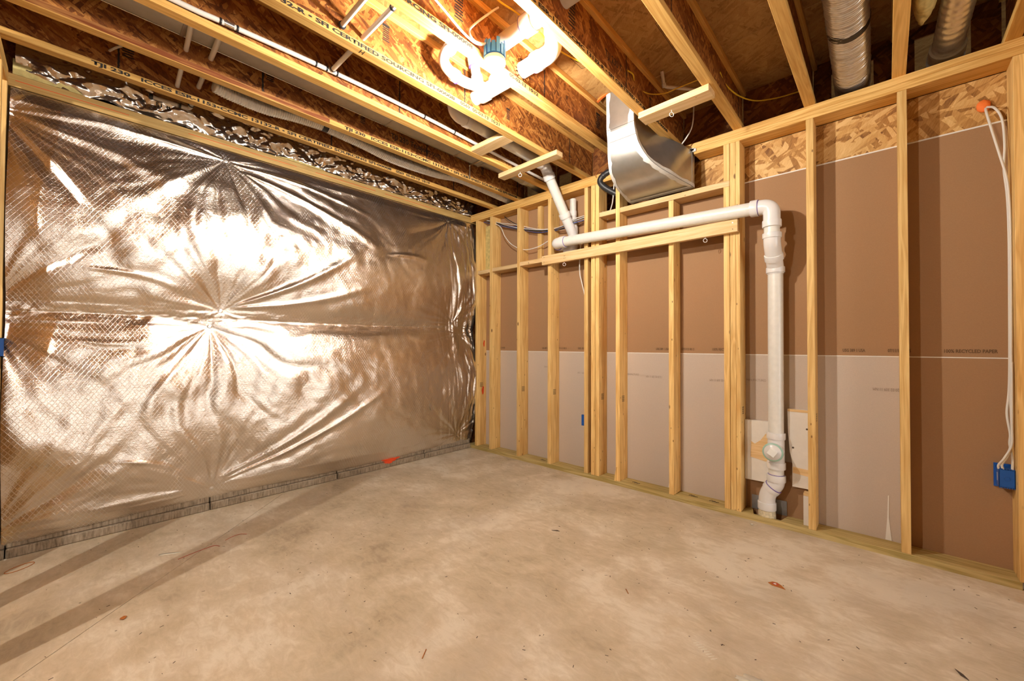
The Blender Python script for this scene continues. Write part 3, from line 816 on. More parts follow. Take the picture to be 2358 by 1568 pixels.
hub('coupling', (3.001,.063,.580), (0,0,1), .042, .0545, M['pvcfit'], t)
tube('cleanout_tee', [(3.001,.063,.59), (3.001,.063,.38)], .0485, M['pvcfit'], t, 32)
hub('cleanout_socket', (2.997,.018,.485), (0,1,0), .07, .056, M['pvcfit'], t)
bm = bmesh.new(); sweep(bm, [(2.997,-.018,.485), (2.997,-.022,.485), (2.997,-.026,.485), (2.997,-.028,.485)], [.058,.060,.058,.050], 36); 
m_, nt_, b_ = new_mat('pale_green_seal'); b_.inputs['Base Color'].default_value = (.34,.52,.42,1); b_.inputs['Roughness'].default_value = .3; M['seal'] = m_
co = obj('cleanout_cap', bm, M['seal'], t, True); co['label'] = 'cleanout cap smeared with pale green sealant'
bm = bmesh.new(); sweep(bm, [(2.997,-.027,.485), (2.997,-.030,.485)], [.050,.049], 32); obj('cap_disc', bm, M['pvcfit'], co, True)
bm = bmesh.new(); box(bm, (2.974,-.045,.462), (3.020,-.029,.508), .002)
bmesh.ops.rotate(bm, cent=(2.997,-.03,.485), matrix=Matrix.Rotation(math.radians(33), 3, 'Y'), verts=bm.verts); obj('cap_nut', bm, M['porcelain'], co)
hub('coupling', (3.001,.063,.385), (0,0,1), .045, .0545, M['pvcfit'], t)
tube('pipe_piece', [(3.001,.063,.37), (3.001,.063,.30)], PR, M['pvc'], t, 28)
ring('primer_ring', (3.001,.063,.325), (0,0,1), .0455, t)
hub('coupling', (3.001,.063,.300), (0,0,1), .044, .0545, M['pvcfit'], t)
tube('offset_bend', fillet([(3.001,.063,.30), (3.001,.063,.262), (2.947,.063,.185), (2.947,.063,.09)], .09, 8), .0485, M['pvcfit'], t, 32)
hub('coupling', (2.974,.063,.223), (-.58,0,-.81), .03, .0535, M['pvcfit'], t)
ring('primer_ring', (2.985,.063,.238), (-.58,0,-.81), .0515, t, .002)
hub('coupling', (2.947,.063,.105), (0,0,1), .050, .0545, M['pvcfit'], t)
o = tube('floor_stub', [(2.947,.063,.085), (2.947,.063,.06), (2.947,.063,.0)], [.046,.051,.052], M['pvcold'], t, 32)
o['label'] = 'old stub at the floor crusted with yellow glue'
# --- vent coming down diagonally from the ceiling to a wye
t = thing('vent_pipe', 'white plastic pipe from the ceiling bay slanting down to a wye in the wall', 'pipe', (1.33,-.3,2.2))
tube('pipe_run', [(1.335,-1.26,2.80), (1.335,-.36,2.775)], PR, M['pvc'], t, 28)
tube('elbow', fillet([(1.335,-1.20,2.80), (1.335,-1.335,2.80), (1.335,-1.335,2.95)], .075, 10), .0485, M['pvcfit'], t, 28)
tube('riser', [(1.335,-1.335,2.90), (1.335,-1.335,ZT-.001)], PR, M['pvc'], t, 28)
hub('coupling', (1.335,-1.215,2.80), (0,1,0), .045, .0545, M['pvcfit'], t)
hub('coupling', (1.335,-.385,2.776), (0,1,0), .045, .0545, M['pvcfit'], t)
ring('primer_ring', (1.335,-.36,2.775), (0,1,0), .0505, t)
tube('elbow', fillet([(1.335,-.39,2.776), (1.335,-.31,2.772), (1.345,-.245,2.66)], .06, 8), .0485, M['pvcfit'], t, 28)
hub('coupling', (1.342,-.256,2.685), (.01,.07,-.11), .045, .0545, M['pvcfit'], t)
tube('pipe_slant', [(1.344,-.245,2.665), (1.362,.015,2.32)], PR*.98, M['pvc'], t, 28)
hub('coupling', (1.357,-.035,2.388), (.02,.26,-.345), .045, .0535, M['pvcfit'], t)
tube('wye_branch', [(1.358,-.022,2.371), (1.372,.075,2.235)], .047, M['pvcfit'], t, 28)
tube('stub_pipe', [(1.372,.078,2.565), (1.372,.078,2.40)], .031, M['pvc'], t, 26)
hub('coupling', (1.372,.078,2.425), (0,0,1), .05, .036, M['pvcfit'], t)
tube('wye_reducer', [(1.372,.078,2.405), (1.372,.078,2.36), (1.372,.078,2.26)], [.033,.037,.045], M['pvcfit'], t, 26)
tube('wye_body', [(1.372,.078,2.30), (1.372,.078,2.15)], .047, M['pvcfit'], t, 28)
tube('street_elbow', fillet([(1.372,.078,2.17), (1.372,.078,2.085), (1.29,.078,2.085)], .05, 8), .046, M['pvcfit'], t, 26)
# --- big pipe through the webs at the lamp
t = thing('drain_pipe', 'thick white pipe passing through two joist webs beside the bulb, elbow turned up', 'pipe', (1.8,-1.335,2.76))
tube('pipe_run', [(1.50,-1.335,2.812), (2.10,-1.335,2.806)], PR, M['pvcfit'], t, 32)
hub('coupling', (1.64,-1.335,2.812), (1,0,0), .06, .0545, M['pvcfit'], t)
ring('primer_ring', (1.675,-1.335,2.811), (1,0,0), .0475, t)
tube('wye_body', [(1.60,-1.335,2.812), (1.86,-1.335,2.81)], .049, M['pvcfit'], t, 28)
hub('coupling', (2.085,-1.335,2.806), (1,0,0), .05, .0545, M['pvcfit'], t)
ring('primer_ring', (2.058,-1.335,2.806), (1,0,0), .0515, t)
tube('elbow', fillet([(2.09,-1.335,2.806), (2.20,-1.335,2.806), (2.20,-1.335,2.93)], .09, 12), .0490, M['pvcfit'], t, 32)
hub('coupling', (2.20,-1.335,2.93), (0,0,1), .045, .0545, M['pvcfit'], t)
tube('riser', [(2.20,-1.335,2.92), (2.20,-1.335,ZT-.001)], PR, M['pvc'], t, 28)
bm = bmesh.new()
for k in range(16):
    a = 2*math.pi*k/16; c = Vector((1.9675,-1.335+.055*math.cos(a),2.808+.055*math.sin(a)))
    box(bm, c-Vector((.001,.012+.006*random.random(),.010)), c+Vector((.002,.012,.010+.008*random.random())))
obj('ragged_hole_edge', bm, M['web'], t)
# --- trap and small vent
t = thing('trap_pipe', 'white P-trap with purple primer rings curling down left of the bulb', 'pipe', (1.7,-1.6,2.76))
tp = smooth_path([(1.71,-1.605,ZT-.001), (1.70,-1.635,2.925), (1.70,-1.695,2.855), (1.70,-1.705,2.79), (1.695,-1.645,2.760), (1.68,-1.54,2.768), (1.665,-1.44,2.80)], 7)
tube('trap_bend', tp, .0300, M['pvcfit'], t, 24)
hub('coupling', (1.70,-1.665,2.890), (0,-.06,-.07), .035, .0365, M['pvcfit'], t)
hub('coupling', (1.692,-1.625,2.760), (0,.10,.0), .035, .0365, M['pvcfit'], t); ring('primer_ring', (1.689,-1.60,2.761), (0,.10,.0), .0365, t)
tube('riser', [(1.665,-1.455,ZT-.001), (1.662,-1.415,2.84)], .0300, M['pvcfit'], t, 24)
hub('coupling', (1.665,-1.448,2.945), (0,.04,-.15), .045, .0365, M['pvcfit'], t); ring('primer_ring', (1.665,-1.440,2.92), (0,.04,-.15), .0365, t)
hub('coupling', (1.662,-1.415,2.850), (0,.04,-.15), .045, .0365, M['pvcfit'], t)
# --- upper pipe between the two joists right of the lamp
t = thing('drain_pipe', 'thick beige pipe high between the joists just above the teal box', 'pipe', (2.2,-1.50,2.87))
tube('pipe_run', [(1.967,-1.497,2.885), (2.50,-1.497,2.89)], PR, M['pvc'], t, 32)
hub('coupling', (2.16,-1.497,2.887), (1,0,0), .07, .0545, M['pvcfit'], t); ring('primer_ring', (2.125,-1.497,2.887), (1,0,0), .0545, t)
# --- small white pipe along the third joist with branches
t = thing('water_pipe', 'thin white water pipe with black clamp rings clipped along the third joist', 'pipe', (1.17,-1.8,2.73))
cp = smooth_path([(1.170,-3.8,2.742), (1.170,-2.86,2.742), (1.170,-2.63,2.752), (1.170,-2.12,2.776), (1.170,-1.47,2.782), (1.171,-.55,2.757), (1.172,-.05,2.745)], 6)
tube('pipe_run', cp, .0125, M['cpvc'], t, 16)
for y, z in ((-2.655,2.751), (-2.585,2.754), (-2.205,2.774), (-2.145,2.776), (-2.085,2.777), (-1.47,2.782), (-1.2,2.778)):
    hub('clamp_ring', (1.170,y,z), (0,1,0), .009, .0155, M['black'], t, 18)
tube('tee_fitting', [(1.170,-2.64,2.753), (1.170,-2.60,2.754)], .0145, M['steel'], t, 16)
tube('branch_pipe', [(1.175,-2.118,2.777), (1.852,-2.122,2.762)], .0125, M['cpvc'], t, 16)
hub('clamp_ring', (1.192,-2.118,2.777), (1,0,0), .008, .0155, M['black'], t, 18)
hub('pipe_end', (1.848,-2.122,2.762), (1,0,0), .012, .0148, M['black'], t, 18)
tube('branch_elbow', fillet([(1.845,-2.122,2.762), (1.875,-2.122,2.762), (1.875,-2.122,2.86)], .02, 5), .0125, M['cpvc'], t, 16)
t = thing('water_pipe', 'short white water pipe crossing the bright bay with black grommet at its lower end', 'pipe', (1.7,-2.24,2.75))
tube('pipe_run', [(1.562,-2.236,2.762), (1.955,-2.236,2.762)], .0125, M['cpvc'], t, 16)
hub('grommet', (1.570,-2.236,2.762), (1,0,0), .012, .0185, M['black'], t, 18)
# --- flexible white tubes left
t = thing('water_pipe', 'bent white plastic tube crossing two joist bays at upper left', 'pipe', (.7,-2.72,2.79))
tube('tube', smooth_path([(1.14,-2.752,2.805), (.93,-2.735,2.795), (.70,-2.722,2.79), (.52,-2.716,2.775), (.37,-2.712,2.753)], 6), .0115, M['cpvc'], t, 14)
t = thing('water_pipe', 'bent white plastic tube reaching the foil batt with black clamps at its end', 'pipe', (.5,-2.61,2.79))
tube('tube', smooth_path([(1.14,-2.63,2.80), (.90,-2.616,2.80), (.60,-2.610,2.80), (.36,-2.606,2.80), (.20,-2.603,2.80), (.06,-2.600,2.795)], 6), .0125, M['cpvc'], t, 14)
hub('clamp_ring', (.095,-2.601,2.797), (1,0,0), .012, .0165, M['black'], t, 18)
tube('elbow', smooth_path([(.06,-2.60,2.795), (.035,-2.61,2.795), (.03,-2.66,2.795)], 5), .0125, M['cpvc'], t, 14)
hub('clamp_ring', (.03,-2.652,2.795), (0,1,0), .012, .0165, M['black'], t, 18)
t = thing('water_pipe', 'short white pipe with black clamp lying against the foil batt', 'pipe', (.03,-2.72,2.79))
tube('tube', [(.03,-2.664,2.795), (.03,-2.81,2.792)], .0125, M['cpvc'], t, 14)
hub('clamp_ring', (.03,-2.80,2.792), (0,1,0), .02, .0175, M['black'], t, 18)
def cable(label, pts, r, mat, group=None, name='cable', flat=1.0, n=6):
    P = smooth_path(pts, n); o = tube(name, P, r, mat, None, 10, flat); return tag(o, label, 'cable', group)
cable('white cable dangling in front of the steel duct at top left', [(.86,-2.95,2.94), (.80,-2.915,2.875), (.72,-2.885,2.86), (.64,-2.86,2.85)], .006, M['white'])
cable('short white cable between the first two joists at upper left', [(.49,-2.965,2.80), (.42,-2.985,2.815), (.35,-3.01,2.815), (.29,-3.04,2.80)], .006, M['white'])
# little elbow pipe on the subfloor
t = thing('water_pipe', 'small white elbow pipe against the subfloor above the short nailer', 'pipe', (2.5,-.4,2.9))
tube('tube', fillet([(2.47,-.51,ZT-.002), (2.455,-.44,2.925), (2.74,-.10,2.925)], .025, 6), .011, M['cpvc'], t, 14)
hub('coupling', (2.458,-.447,2.93), (.0,-.3,.3), .025, .0145, M['pvcfit'], t, 16)

# ================================================================== ducts
def flex_duct(name, label, pts, r, mat, parent=None, pitch=.012, amp=.06, n=26, wob=.0):
    P = smooth_path(pts, 24)
    # resample evenly
    cum = [0]
    for a, b in zip(P, P[1:]): cum.append(cum[-1]+(b-a).length)
    L = cum[-1]; N = int(L/pitch*4); Q = []; R = []
    for k in range(N+1):
        s = L*k/N; i = max(0, min(len(cum)-2, int(np.searchsorted(cum, s))-1))
        t = (s-cum[i])/max(1e-9, cum[i+1]-cum[i]); Q.append(P[i].lerp(P[i+1], t))
        R.append(r*(1+amp*(abs(math.sin(math.pi*s/pitch))-.5)+wob*(random.random()-.5)))
    bm = bmesh.new(); sweep(bm, Q, R, n)
    for v in bm.verts:
        v.co += Vector((random.uniform(-1,1), random.uniform(-1,1), random.uniform(-1,1)))*r*wob*.6
    return obj(name, bm, mat, parent, True)
t = thing('flexible_duct', 'long thin silver corrugated duct sagging between the first two joists', 'duct', (.56,-1.3,2.70))
flex_duct('hose', '', [(.545,-2.56,2.758), (.53,-2.48,2.752), (.51,-2.28,2.757), (.505,-2.08,2.785), (.50,-1.90,2.799)], .040, M['hose'], t, .014, .22, 24, .03)
flex_duct('hose', '', [(.50,-1.86,2.797), (.50,-1.58,2.778), (.50,-1.31,2.752), (.50,-.88,2.768), (.50,-.60,2.805), (.52,-.25,2.785), (.55,.14,2.75)], .040, M['hose'], t, .014, .22, 24, .03)
hub('black_clamp', (.50,-1.88,2.799), (0,1,0), .042, .044, M['black'], t, 24)
t = thing('flexible_duct', 'large silver flexible duct with a black tape band in the right bays', 'duct', (3.40,-.5,2.72))
flex_duct('hose', '', [(3.44,-2.2,2.83), (3.425,-1.2,2.82), (3.415,-.6,2.815), (3.405,.0,2.805), (3.40,.17,2.80)], .083, M['alu'], t, .015, .075, 36, .035)
tube('tape_band', [(3.416,-.50,2.813), (3.413,-.455,2.813)], .0865, M['black'], t, 36)
t = thing('oval_duct', 'foil wrapped duct boot in the dark far right bay', 'duct', (3.80,-.4,2.74))
flex_duct('sleeve', '', [(3.83,-1.6,2.84), (3.82,-.7,2.835), (3.81,-.25,2.83), (3.80,.10,2.80)], .062, M['alu'], t, .05, .05, 30, .01)
tube('end_collar', [(3.80,.06,2.80), (3.798,.17,2.79)], [.072,.076], M['mastic'], t, 30)
bm = bmesh.new(); bmesh.ops.create_icosphere(bm, subdivisions=4, radius=1)
for v in bm.verts:
    n_ = v.co.copy(); k = .82+.30*fbm(np.array([n_.x*2.2+3]), np.array([n_.y*2.2+n_.z*2]), 5, 4)[0]
    v.co = Vector((3.688+.055*n_.x*k, -.62+.42*n_.y*k, 2.83+.10*n_.z*k))
o = obj('insulation_batt', bm, M['glassfibre'], None, True); tag(o, 'lump of yellow glass fibre insulation beside the foil wrapped duct', 'insulation')

t = thing('sheet_metal_duct', 'long grey galvanised steel duct between the second and third joists', 'duct', (.95,-2.0,2.81))
sec = [(.795,2.828), (.803,2.820), (1.088,2.820), (1.098,2.83), (1.098,2.972), (.795,2.972)]
y = -4.0
for k, y1 in enumerate((-2.75,-1.55,-.90,-.62)):
    bm = bmesh.new(); prism(bm, [(x, z) for x, z in sec], y, y1-.002, 'Y'); obj('duct_section', bm, M['ductsteel'], t)
    bm = bmesh.new(); box(bm, (.792,y1-.010,2.8165), (1.101,y1+.008,2.976), .001); obj('drive_cleat', bm, M['galv'], t)
    y = y1
bm = bmesh.new(); sweep(bm, [(.793,-4.0,2.822), (.793,-.62,2.822)], .0035, 8); obj('rolled_seam', bm, M['steel'], t, True)
bm = bmesh.new()
ra = [];
for f in range(9):
    u = f/8; yy_ = -.62+.25*u; ring_ = []
    for k in range(28):
        a = 2*math.pi*k/28; cx_, cz_ = .947, 2.897
        sx_ = max(-1, min(1, 1.35*math.cos(a)))*.1515; sz_ = max(-1, min(1, 1.35*math.sin(a)))*.076
        rx, rz = .074*math.cos(a), .074*math.sin(a)
        uu = u*u*(3-2*u)
        ring_.append(bm.verts.new((cx_+sx_*(1-uu)+rx*uu, yy_, cz_+sz_*(1-uu)+rz*uu-.055*uu)))
    ra.append(ring_)
for a_, b_2 in zip(ra, ra[1:]):
    for k in range(28): bm.faces.new((a_[k], a_[(k+1)%28], b_2[(k+1)%28], b_2[k]))
bm.faces.new(ra[0][::-1]); bm.faces.new(ra[-1])
obj('transition', bm, M['galv'], t, True)
tube('round_end', [(.947,-.38,2.842), (.955,-.10,2.83), (.98,.16,2.80)], [.0745,.0745,.073], M['galv'], t, 28)
hub('sealant_band', (.952,-.15,2.832), (.03,.3,-.01), .05, .0775, M['mastic'], t)
bm = bmesh.new(); box(bm, (.768,-.70,2.70), (.771,-.688,2.99)); box(bm, (.768,-.70,2.812), (1.1,-.688,2.815)); obj('hanger_strap', bm, M['steel'], t)

# curved sheet-metal boot from the floor above down and through the wall
t = thing('duct_boot', 'silver sheet metal duct elbow curving from the ceiling through the stud wall', 'duct', (2.2,-.25,2.37))
FL = [(-.53,2.070,2.281,2.991), (-.53,2.072,2.281,2.90), (-.53,2.073,2.281,2.80), (-.53,2.074,2.283,2.722), (-.52,2.075,2.288,2.655), (-.505,2.068,2.305,2.575), (-.475,2.056,2.333,2.505),
      (-.43,2.043,2.362,2.455), (-.36,2.030,2.396,2.420), (-.27,2.017,2.436,2.392), (-.14,2.002,2.468,2.375), (-.02,1.980,2.486,2.372), (.05,1.98,2.488,2.372)]
BK = [(-.30,2.99), (-.30,2.93), (-.30,2.87), (-.30,2.82), (-.295,2.785), (-.285,2.75), (-.27,2.725), (-.245,2.70), (-.21,2.68), (-.16,2.662), (-.09,2.645), (-.02,2.632), (.05,2.630)]
def interp(tab, n=4):
    out = []
    for i in range(len(tab)-1):
        p0 = tab[max(0, i-1)]; p1 = tab[i]; p2 = tab[i+1]; p3 = tab[min(len(tab)-1, i+2)]
        for k in range(n):
            u = k/n; out.append(tuple(.5*((2*b)+(c-a)*u+(2*a-5*b+4*c-d)*u*u+(3*b-a-3*c+d)*u**3) for a, b, c, d in zip(p0, p1, p2, p3)))
    out.append(tab[-1]); return out
FLs, BKs = interp(FL), interp(BK)
def strip(name, A, B, mat, nx=8, bulge=0, th=0.0):
    P = np.array([[np.array(a)*(1-k/nx)+np.array(b)*(k/nx) for k in range(nx+1)] for a, b in zip(A, B)])
    return grid_obj(name, P, mat, t)
fl = [(x0,y,z) for y,x0,x1,z in FLs]; fr = [(x1,y,z) for y,x0,x1,z in FLs]
bl = [(x0,b[0],b[1]) for (y,x0,x1,z), b in zip(FLs, BKs)]; br = [(x1,b[0],b[1]) for (y,x0,x1,z), b in zip(FLs, BKs)]
strip('front_panel', fl, fr, M['galv']); strip('cheek_panel', fr, br, M['galv']); strip('cheek_panel', bl, fl, M['galv']); strip('back_panel', br, bl, M['galv'])
# brushed sealant along the seams
def ragged(name, A, B, w0, w1, seed):
    """band from curve A towards curve B with a ragged edge"""
    A = np.array(A); B = np.array(B); n = len(A)
    C = []
    for i in range(n):
        d = B[i]-A[i]; L = np.linalg.norm(d); ww = w0+(w1-w0)*fbm(np.array([i*.55]), np.array([seed*3.1]), seed, 4)[0]
        C.append(A[i]+d/L*min(ww, L*.9))
    C = np.array(C); P = np.stack([A, (A*2+C)/3, (A+C*2)/3, C], 1)
    nrm = np.cross(P[1:,1]-P[:-1,1], P[1:,2]-P[1:,1]); nrm = np.vstack([nrm, nrm[-1:]])
    nrm /= (np.linalg.norm(nrm, axis=1, keepdims=True)+1e-9)
    return P, nrm
for (A, B, w0, w1, sd, sg) in ((fl, fr, .010, .045, 1, -1), (fr, fl, .012, .060, 2, 1), (fr, br, .006, .040, 3, -1)):
    P, nr = ragged('', A, B, w0, w1, sd)
    sgn = 1
    P2 = P+nr[:,None,:]*(-.0016 if sd == 1 else .0016)
    # choose the outward side (towards -y / +x)
    tst = nr.mean(0)
    out = np.array([0,-1,-.5]) if sd < 3 else np.array([1,0,.2])
    P2 = P+nr[:,None,:]*(.0018 if (nr@out).mean() > 0 else -.0018)
    grid_obj('sealant_band', P2, M['mastic'], t)
for y, x0, x1, z0, z1 in ((-.5325,2.074,2.283,2.745,2.70), (-.5285,2.075,2.29,2.665,2.62)):
    pass
def cross_band(i0, i1, sd):
    A = fl[i0:i1+1]; B = fr[i0:i1+1]
    P = np.array([[np.array(a)*(1-k/24)+np.array(b)*(k/24) for k in range(25)] for a, b in zip(A, B)])
    wv = fbm(np.arange(25)*.6, np.zeros(25), sd, 4)
    for k in range(25): P[-1,k] = P[-1,k]*(wv[k])+P[-2,k]*(1-wv[k])
    nr = np.cross(P[1]-P[0], np.array(fr[i0])-np.array(fl[i0])); nr /= np.linalg.norm(nr, axis=-1, keepdims=True)
    if nr[0][1] > 0: nr = -nr
    P = P+nr[None]*.0022
    grid_obj('sealant_band', P, M['mastic'], t)
cross_band(13, 21, 4)
cross_band(44, 48, 9)
for i in (12, 17):
    a, b = Vector(fl[i]), Vector(fr[i]); a.y -= .003; b.y -= .003
    tube('seam_line', [a, b], .0016, M['galv'], t, 6)
A = [np.array((2.487, .0, z)) for z in np.linspace(2.375, 2.63, 14)]; B = [a+np.array((-.08,-.03,0)) for a in A]
P, nr = ragged('', A, B, .02, .05, 6); P[:,:,1] -= .002+.0*P[:,:,1]; P[:,:,0] += .003
grid_obj('sealant_band', P, M['mastic'], t)
bm = bmesh.new()
for k in range(9):
    s = .012+.012*random.random(); box(bm, Vector((2.455+.005*k,-.012,2.622+.012*random.random())), Vector((2.455+.005*k+s,.01,2.640+.012*random.random())))
obj('sealant_lumps', bm, M['mastic'], t)
bm = bmesh.new(); prism(bm, [(2.062,2.985), (2.03,2.975), (2.0,2.962), (2.01,2.982), (2.05,ZT-.001), (2.085,ZT-.001)], -.545, -.525, 'Y')
o = obj('foam_blob', bm, M['orange']); tag(o, 'small orange foam blob where the metal duct meets the subfloor', 'foam')

# ================================================================== timber oddments and screw eyes
def screw_eye(label, x, y, z, rotz=0, ln=.016):
    t = thing('screw_eye', label, 'hook', (x,y,z-.034), 'screw eyes under the nailers and board')
    bm = bmesh.new(); torus(bm, (x,y,z-ln-.0140), (math.cos(rotz), math.sin(rotz), 0), .0135, .0019, 24, 8); obj('ring', bm, M['porcelain'], t, True)
    tube('shank', [(x,y,z-ln-.002), (x,y,z+.002)], .0019, M['porcelain'], t, 8)
def nailed_board(name, label, lo, hi, mat, holes=(), rot=None):
    t = thing(name, label, 'board', ((lo[0]+hi[0])/2, (lo[1]+hi[1])/2, lo[2]))
    board('timber', lo, hi, mat, t, .002, rot); return t
t = nailed_board('pipe_support_board', 'long flat pine board nailed across the studs under the white drain pipe', (1.086,-.0385,1.962), (2.80,-.0005,2.050), M['blockx'], rot=(-.004,'Y'))
for x in (1.115,2.77):
    for z in (1.985,2.03):
        bm = bmesh.new(); sweep(bm, [(x,-.0386,z), (x,-.0395,z)], .0032, 10); obj('nail_head', bm, M['steel'] if (x > 2 and z > 2) else M['dark'], t)
screw_eye('screw eye under the left end of the long pipe support board', 1.340, -.020, 1.966, -.9)
screw_eye('screw eye under the right end of the long pipe support board', 2.585, -.020, 1.972, -.9)
nailed_board('nailer', 'short slim nailer under the joists left of the bulb with a screw eye', (1.045,-.608,2.651), (1.690,-.530,2.6895), M['blockx'], rot=(-.02,'Z'))
screw_eye('screw eye under the slim nailer beside the slanting white pipe', 1.27, -.565, 2.653, -.9)
nailed_board('nailer', 'short pale nailer under the joists above and right of the metal duct boot', (2.372,-.655,2.6505), (2.805,-.545,2.6895), M['blockx'], rot=(-.015,'Z'))
screw_eye('screw eye under the pale nailer right of the metal duct boot', 2.568, -.60, 2.653, -.7)
nailed_board('joist_spacer', 'pine block wedged between two joists above the slim nailer', (1.172,-1.032,2.6905), (1.522,-.925,2.728), M['blockx'])
# white painted backing boards beside the drain
t = thing('backing_board', 'white painted board left of the cleanout with a bare wood smear', 'board', (2.88,.1,.245))
board('timber', (2.808,.098,.245), (2.955,.138,.66), M['whitepaint'], t)
bm = bmesh.new(); prism(bm, [(2.843,.405), (2.954,.385), (2.954,.60), (2.93,.57), (2.905,.53), (2.87,.50), (2.847,.515)], .0965, .0978, 'Y'); obj('bare_patch', bm, M['blockx'], t)
t = thing('backing_board', 'white painted board right of the cleanout with a curved left edge', 'board', (3.13,.1,.25))
bm = bmesh.new(); prism(bm, [(3.085,.255), (3.179,.255), (3.179,.76), (3.060,.76), (3.063,.60), (3.072,.48), (3.086,.40)], .098, .138, 'Y'); obj('timber', bm, M['whitepaint'], t)
bm = bmesh.new(); prism(bm, [(3.087,.345), (3.178,.335), (3.178,.378), (3.088,.385)], .0965, .0978, 'Y'); obj('bare_patch', bm, M['blockx'], t)
bm = bmesh.new(); prism(bm, [(3.061,.745), (3.178,.745), (3.178,.762), (3.061,.762)], .0965, .0978, 'Y'); obj('bare_patch', bm, M['blockx'], t)
for x, z in ((3.165,.64),(3.09,.51)):
    bm = bmesh.new(); sweep(bm, [(x,.0975,z), (x,.0962,z)], .006, 12); obj('knot', bm, M['dark'], t)
t = thing('backing_board', 'short white painted upright standing on the bottom plate beside a stud', 'board', (3.165,.06,.038))
board('timber', (3.150,.045,.0385), (3.1805,.10,.225), M['whitepaint'], t); board('raw_top', (3.150,.045,.2255), (3.1805,.10,.243), M['blockx'], t)
for lb, x0, x1 in (('grey metal nail plate left of the floor drain', 2.842,2.925), ('grey metal nail plate right of the floor drain', 2.985,3.048)):
    o = board('nail_plate', (x0,.136,.0385), (x1,.1375,.135), M['nailplate'], None, bev=0); tag(o, lb, 'plate')

# ================================================================== wires, boxes
cable('yellow cable snaking through the bright bay right of the bulb', [(2.07,-2.0,2.965), (2.085,-1.67,2.955), (2.107,-1.54,2.95), (2.114,-1.36,2.95), (2.105,-1.22,2.95), (2.135,-1.05,2.95), (2.25,-.92,2.90), (2.385,-.84,2.865)], .0052, M['yellow'], None, 'cable', .7)
cable('yellow cable drooping between two joists above the nailer', [(2.39,-.835,2.865), (2.40,-.78,2.86), (2.37,-.69,2.848), (2.40,-.56,2.845), (2.476,-.484,2.85), (2.557,-.471,2.856), (2.70,-.46,2.86), (2.788,-.44,2.87)], .0048, M['yellow'], None, 'cable', .7)
cable('yellow cable drooping in the bay left of the large flexible duct', [(2.80,-.43,2.87), (2.795,-.30,2.86), (2.83,-.13,2.85), (2.90,-.0,2.845), (3.00,.06,2.845), (3.10,.08,2.845), (3.195,.085,2.845)], .0052, M['yellow'], None, 'cable', .7)
cable('white cable hanging from the dark bay behind the nailer to the top plate', [(2.54,-.12,2.96), (2.534,-.10,2.893), (2.528,-.10,2.80), (2.508,-.10,2.735), (2.45,-.10,2.665), (2.38,-.08,2.638), (2.30,.02,2.68)], .0045, M['white'])
cable('white cable coming down from upper left to the teal lamp box', [(2.03,-2.25,2.83), (2.03,-2.01,2.766), (2.03,-1.86,2.714), (2.032,-1.78,2.70), (2.04,-1.735,2.705), (2.05,-1.70,2.725)], .0055, M['white'])
cable('white cable looping down beside the joist into the teal lamp box', [(2.03,-1.60,2.985), (2.03,-1.66,2.92), (2.03,-1.78,2.78), (2.031,-1.805,2.73), (2.035,-1.77,2.705), (2.045,-1.70,2.72), (2.05,-1.66,2.738)], .0055, M['white'])
# low voltage bundle through the left studs
GB = thing('cable_bundle', 'bundle of black, blue and white low voltage cables threading the left studs', 'cable', (.8,.07,2.3))
bund = [(.14,.075,2.62), (.34,.07,2.55), (.42,.07,2.515), (.66,.07,2.43), (.935,.07,2.345), (1.08,.068,2.32), (1.15,.065,2.31), (1.30,.035,2.30), (1.40,.02,2.33), (1.50,.05,2.355), (1.56,.065,2.36), (1.70,.07,2.36)]
offs = [(0,0,0,'black','black cable'), (0,.004,.012,'bluewire','blue cable'), (0,-.006,.020,'white','upper white cable'), (0,.006,-.012,'bluewire','lower blue cable'), (0,-.009,-.002,'black','front black cable'), (0,-.004,.006,'white','middle white cable')]
for k, (dx, dy, dz, mt, lb) in enumerate(offs):
    tube('cable', smooth_path([(x+dx, y+dy+.004*math.sin(x*7+k), z+dz*(1+.4*math.sin(x*5+k*2))+.006*math.sin(x*9+k)) for x, y, z in bund], 6), .0036, M[mt], GB, 10)
cable('black cable rising to the top plate beside the second stud', [(.45,.10,2.605), (.52,.09,2.55), (.62,.08,2.49), (.70,.075,2.45)], .0042, M['black'])
cable('slack white cable drooping between the left studs', [(.34,.05,2.54), (.439,.05,2.479), (.50,.05,2.37), (.584,.05,2.277), (.679,.05,2.215), (.75,.05,2.185), (.836,.05,2.168), (.974,.05,2.176), (1.095,.05,2.211), (1.15,.06,2.24)], .0042, M['white'])
cable('white cable rising behind the pipe support board to the cluster of studs', [(1.53,.06,1.45), (1.525,.055,1.60), (1.49,.05,1.75), (1.465,.05,1.86), (1.463,.06,2.05), (1.48,.07,2.20)], .0050, M['white'])
cable('white cable beside the metal boot dropping behind the small sill block', [(1.83,.03,2.62), (1.822,.03,2.50), (1.80,.05,2.42), (1.765,.07,2.36), (1.73,.09,2.30)], .0050, M['white'])
# black insulated elbow and thin brown wire
t = thing('refrigerant_line', 'black foam covered pipe elbow beside the metal duct boot', 'pipe', (1.72,.02,2.52))
tube('insulation_sleeve', smooth_path([(1.86,.03,2.70), (1.79,.0,2.678), (1.735,-.005,2.655), (1.712,-.005,2.625), (1.722,.0,2.590), (1.765,.02,2.545), (1.84,.05,2.49)], 6), .0265, M['black'], t, 18)
hub('sleeve_joint', (1.745,-.004,2.660), (1,.1,.4), .02, .0295, M['black'], t, 18)
cable('thin brown wire curling above the black pipe elbow', [(1.86,.0,2.78), (1.76,-.01,2.745), (1.70,-.02,2.71), (1.675,-.02,2.68), (1.68,-.02,2.655)], .0022, M['rust'])
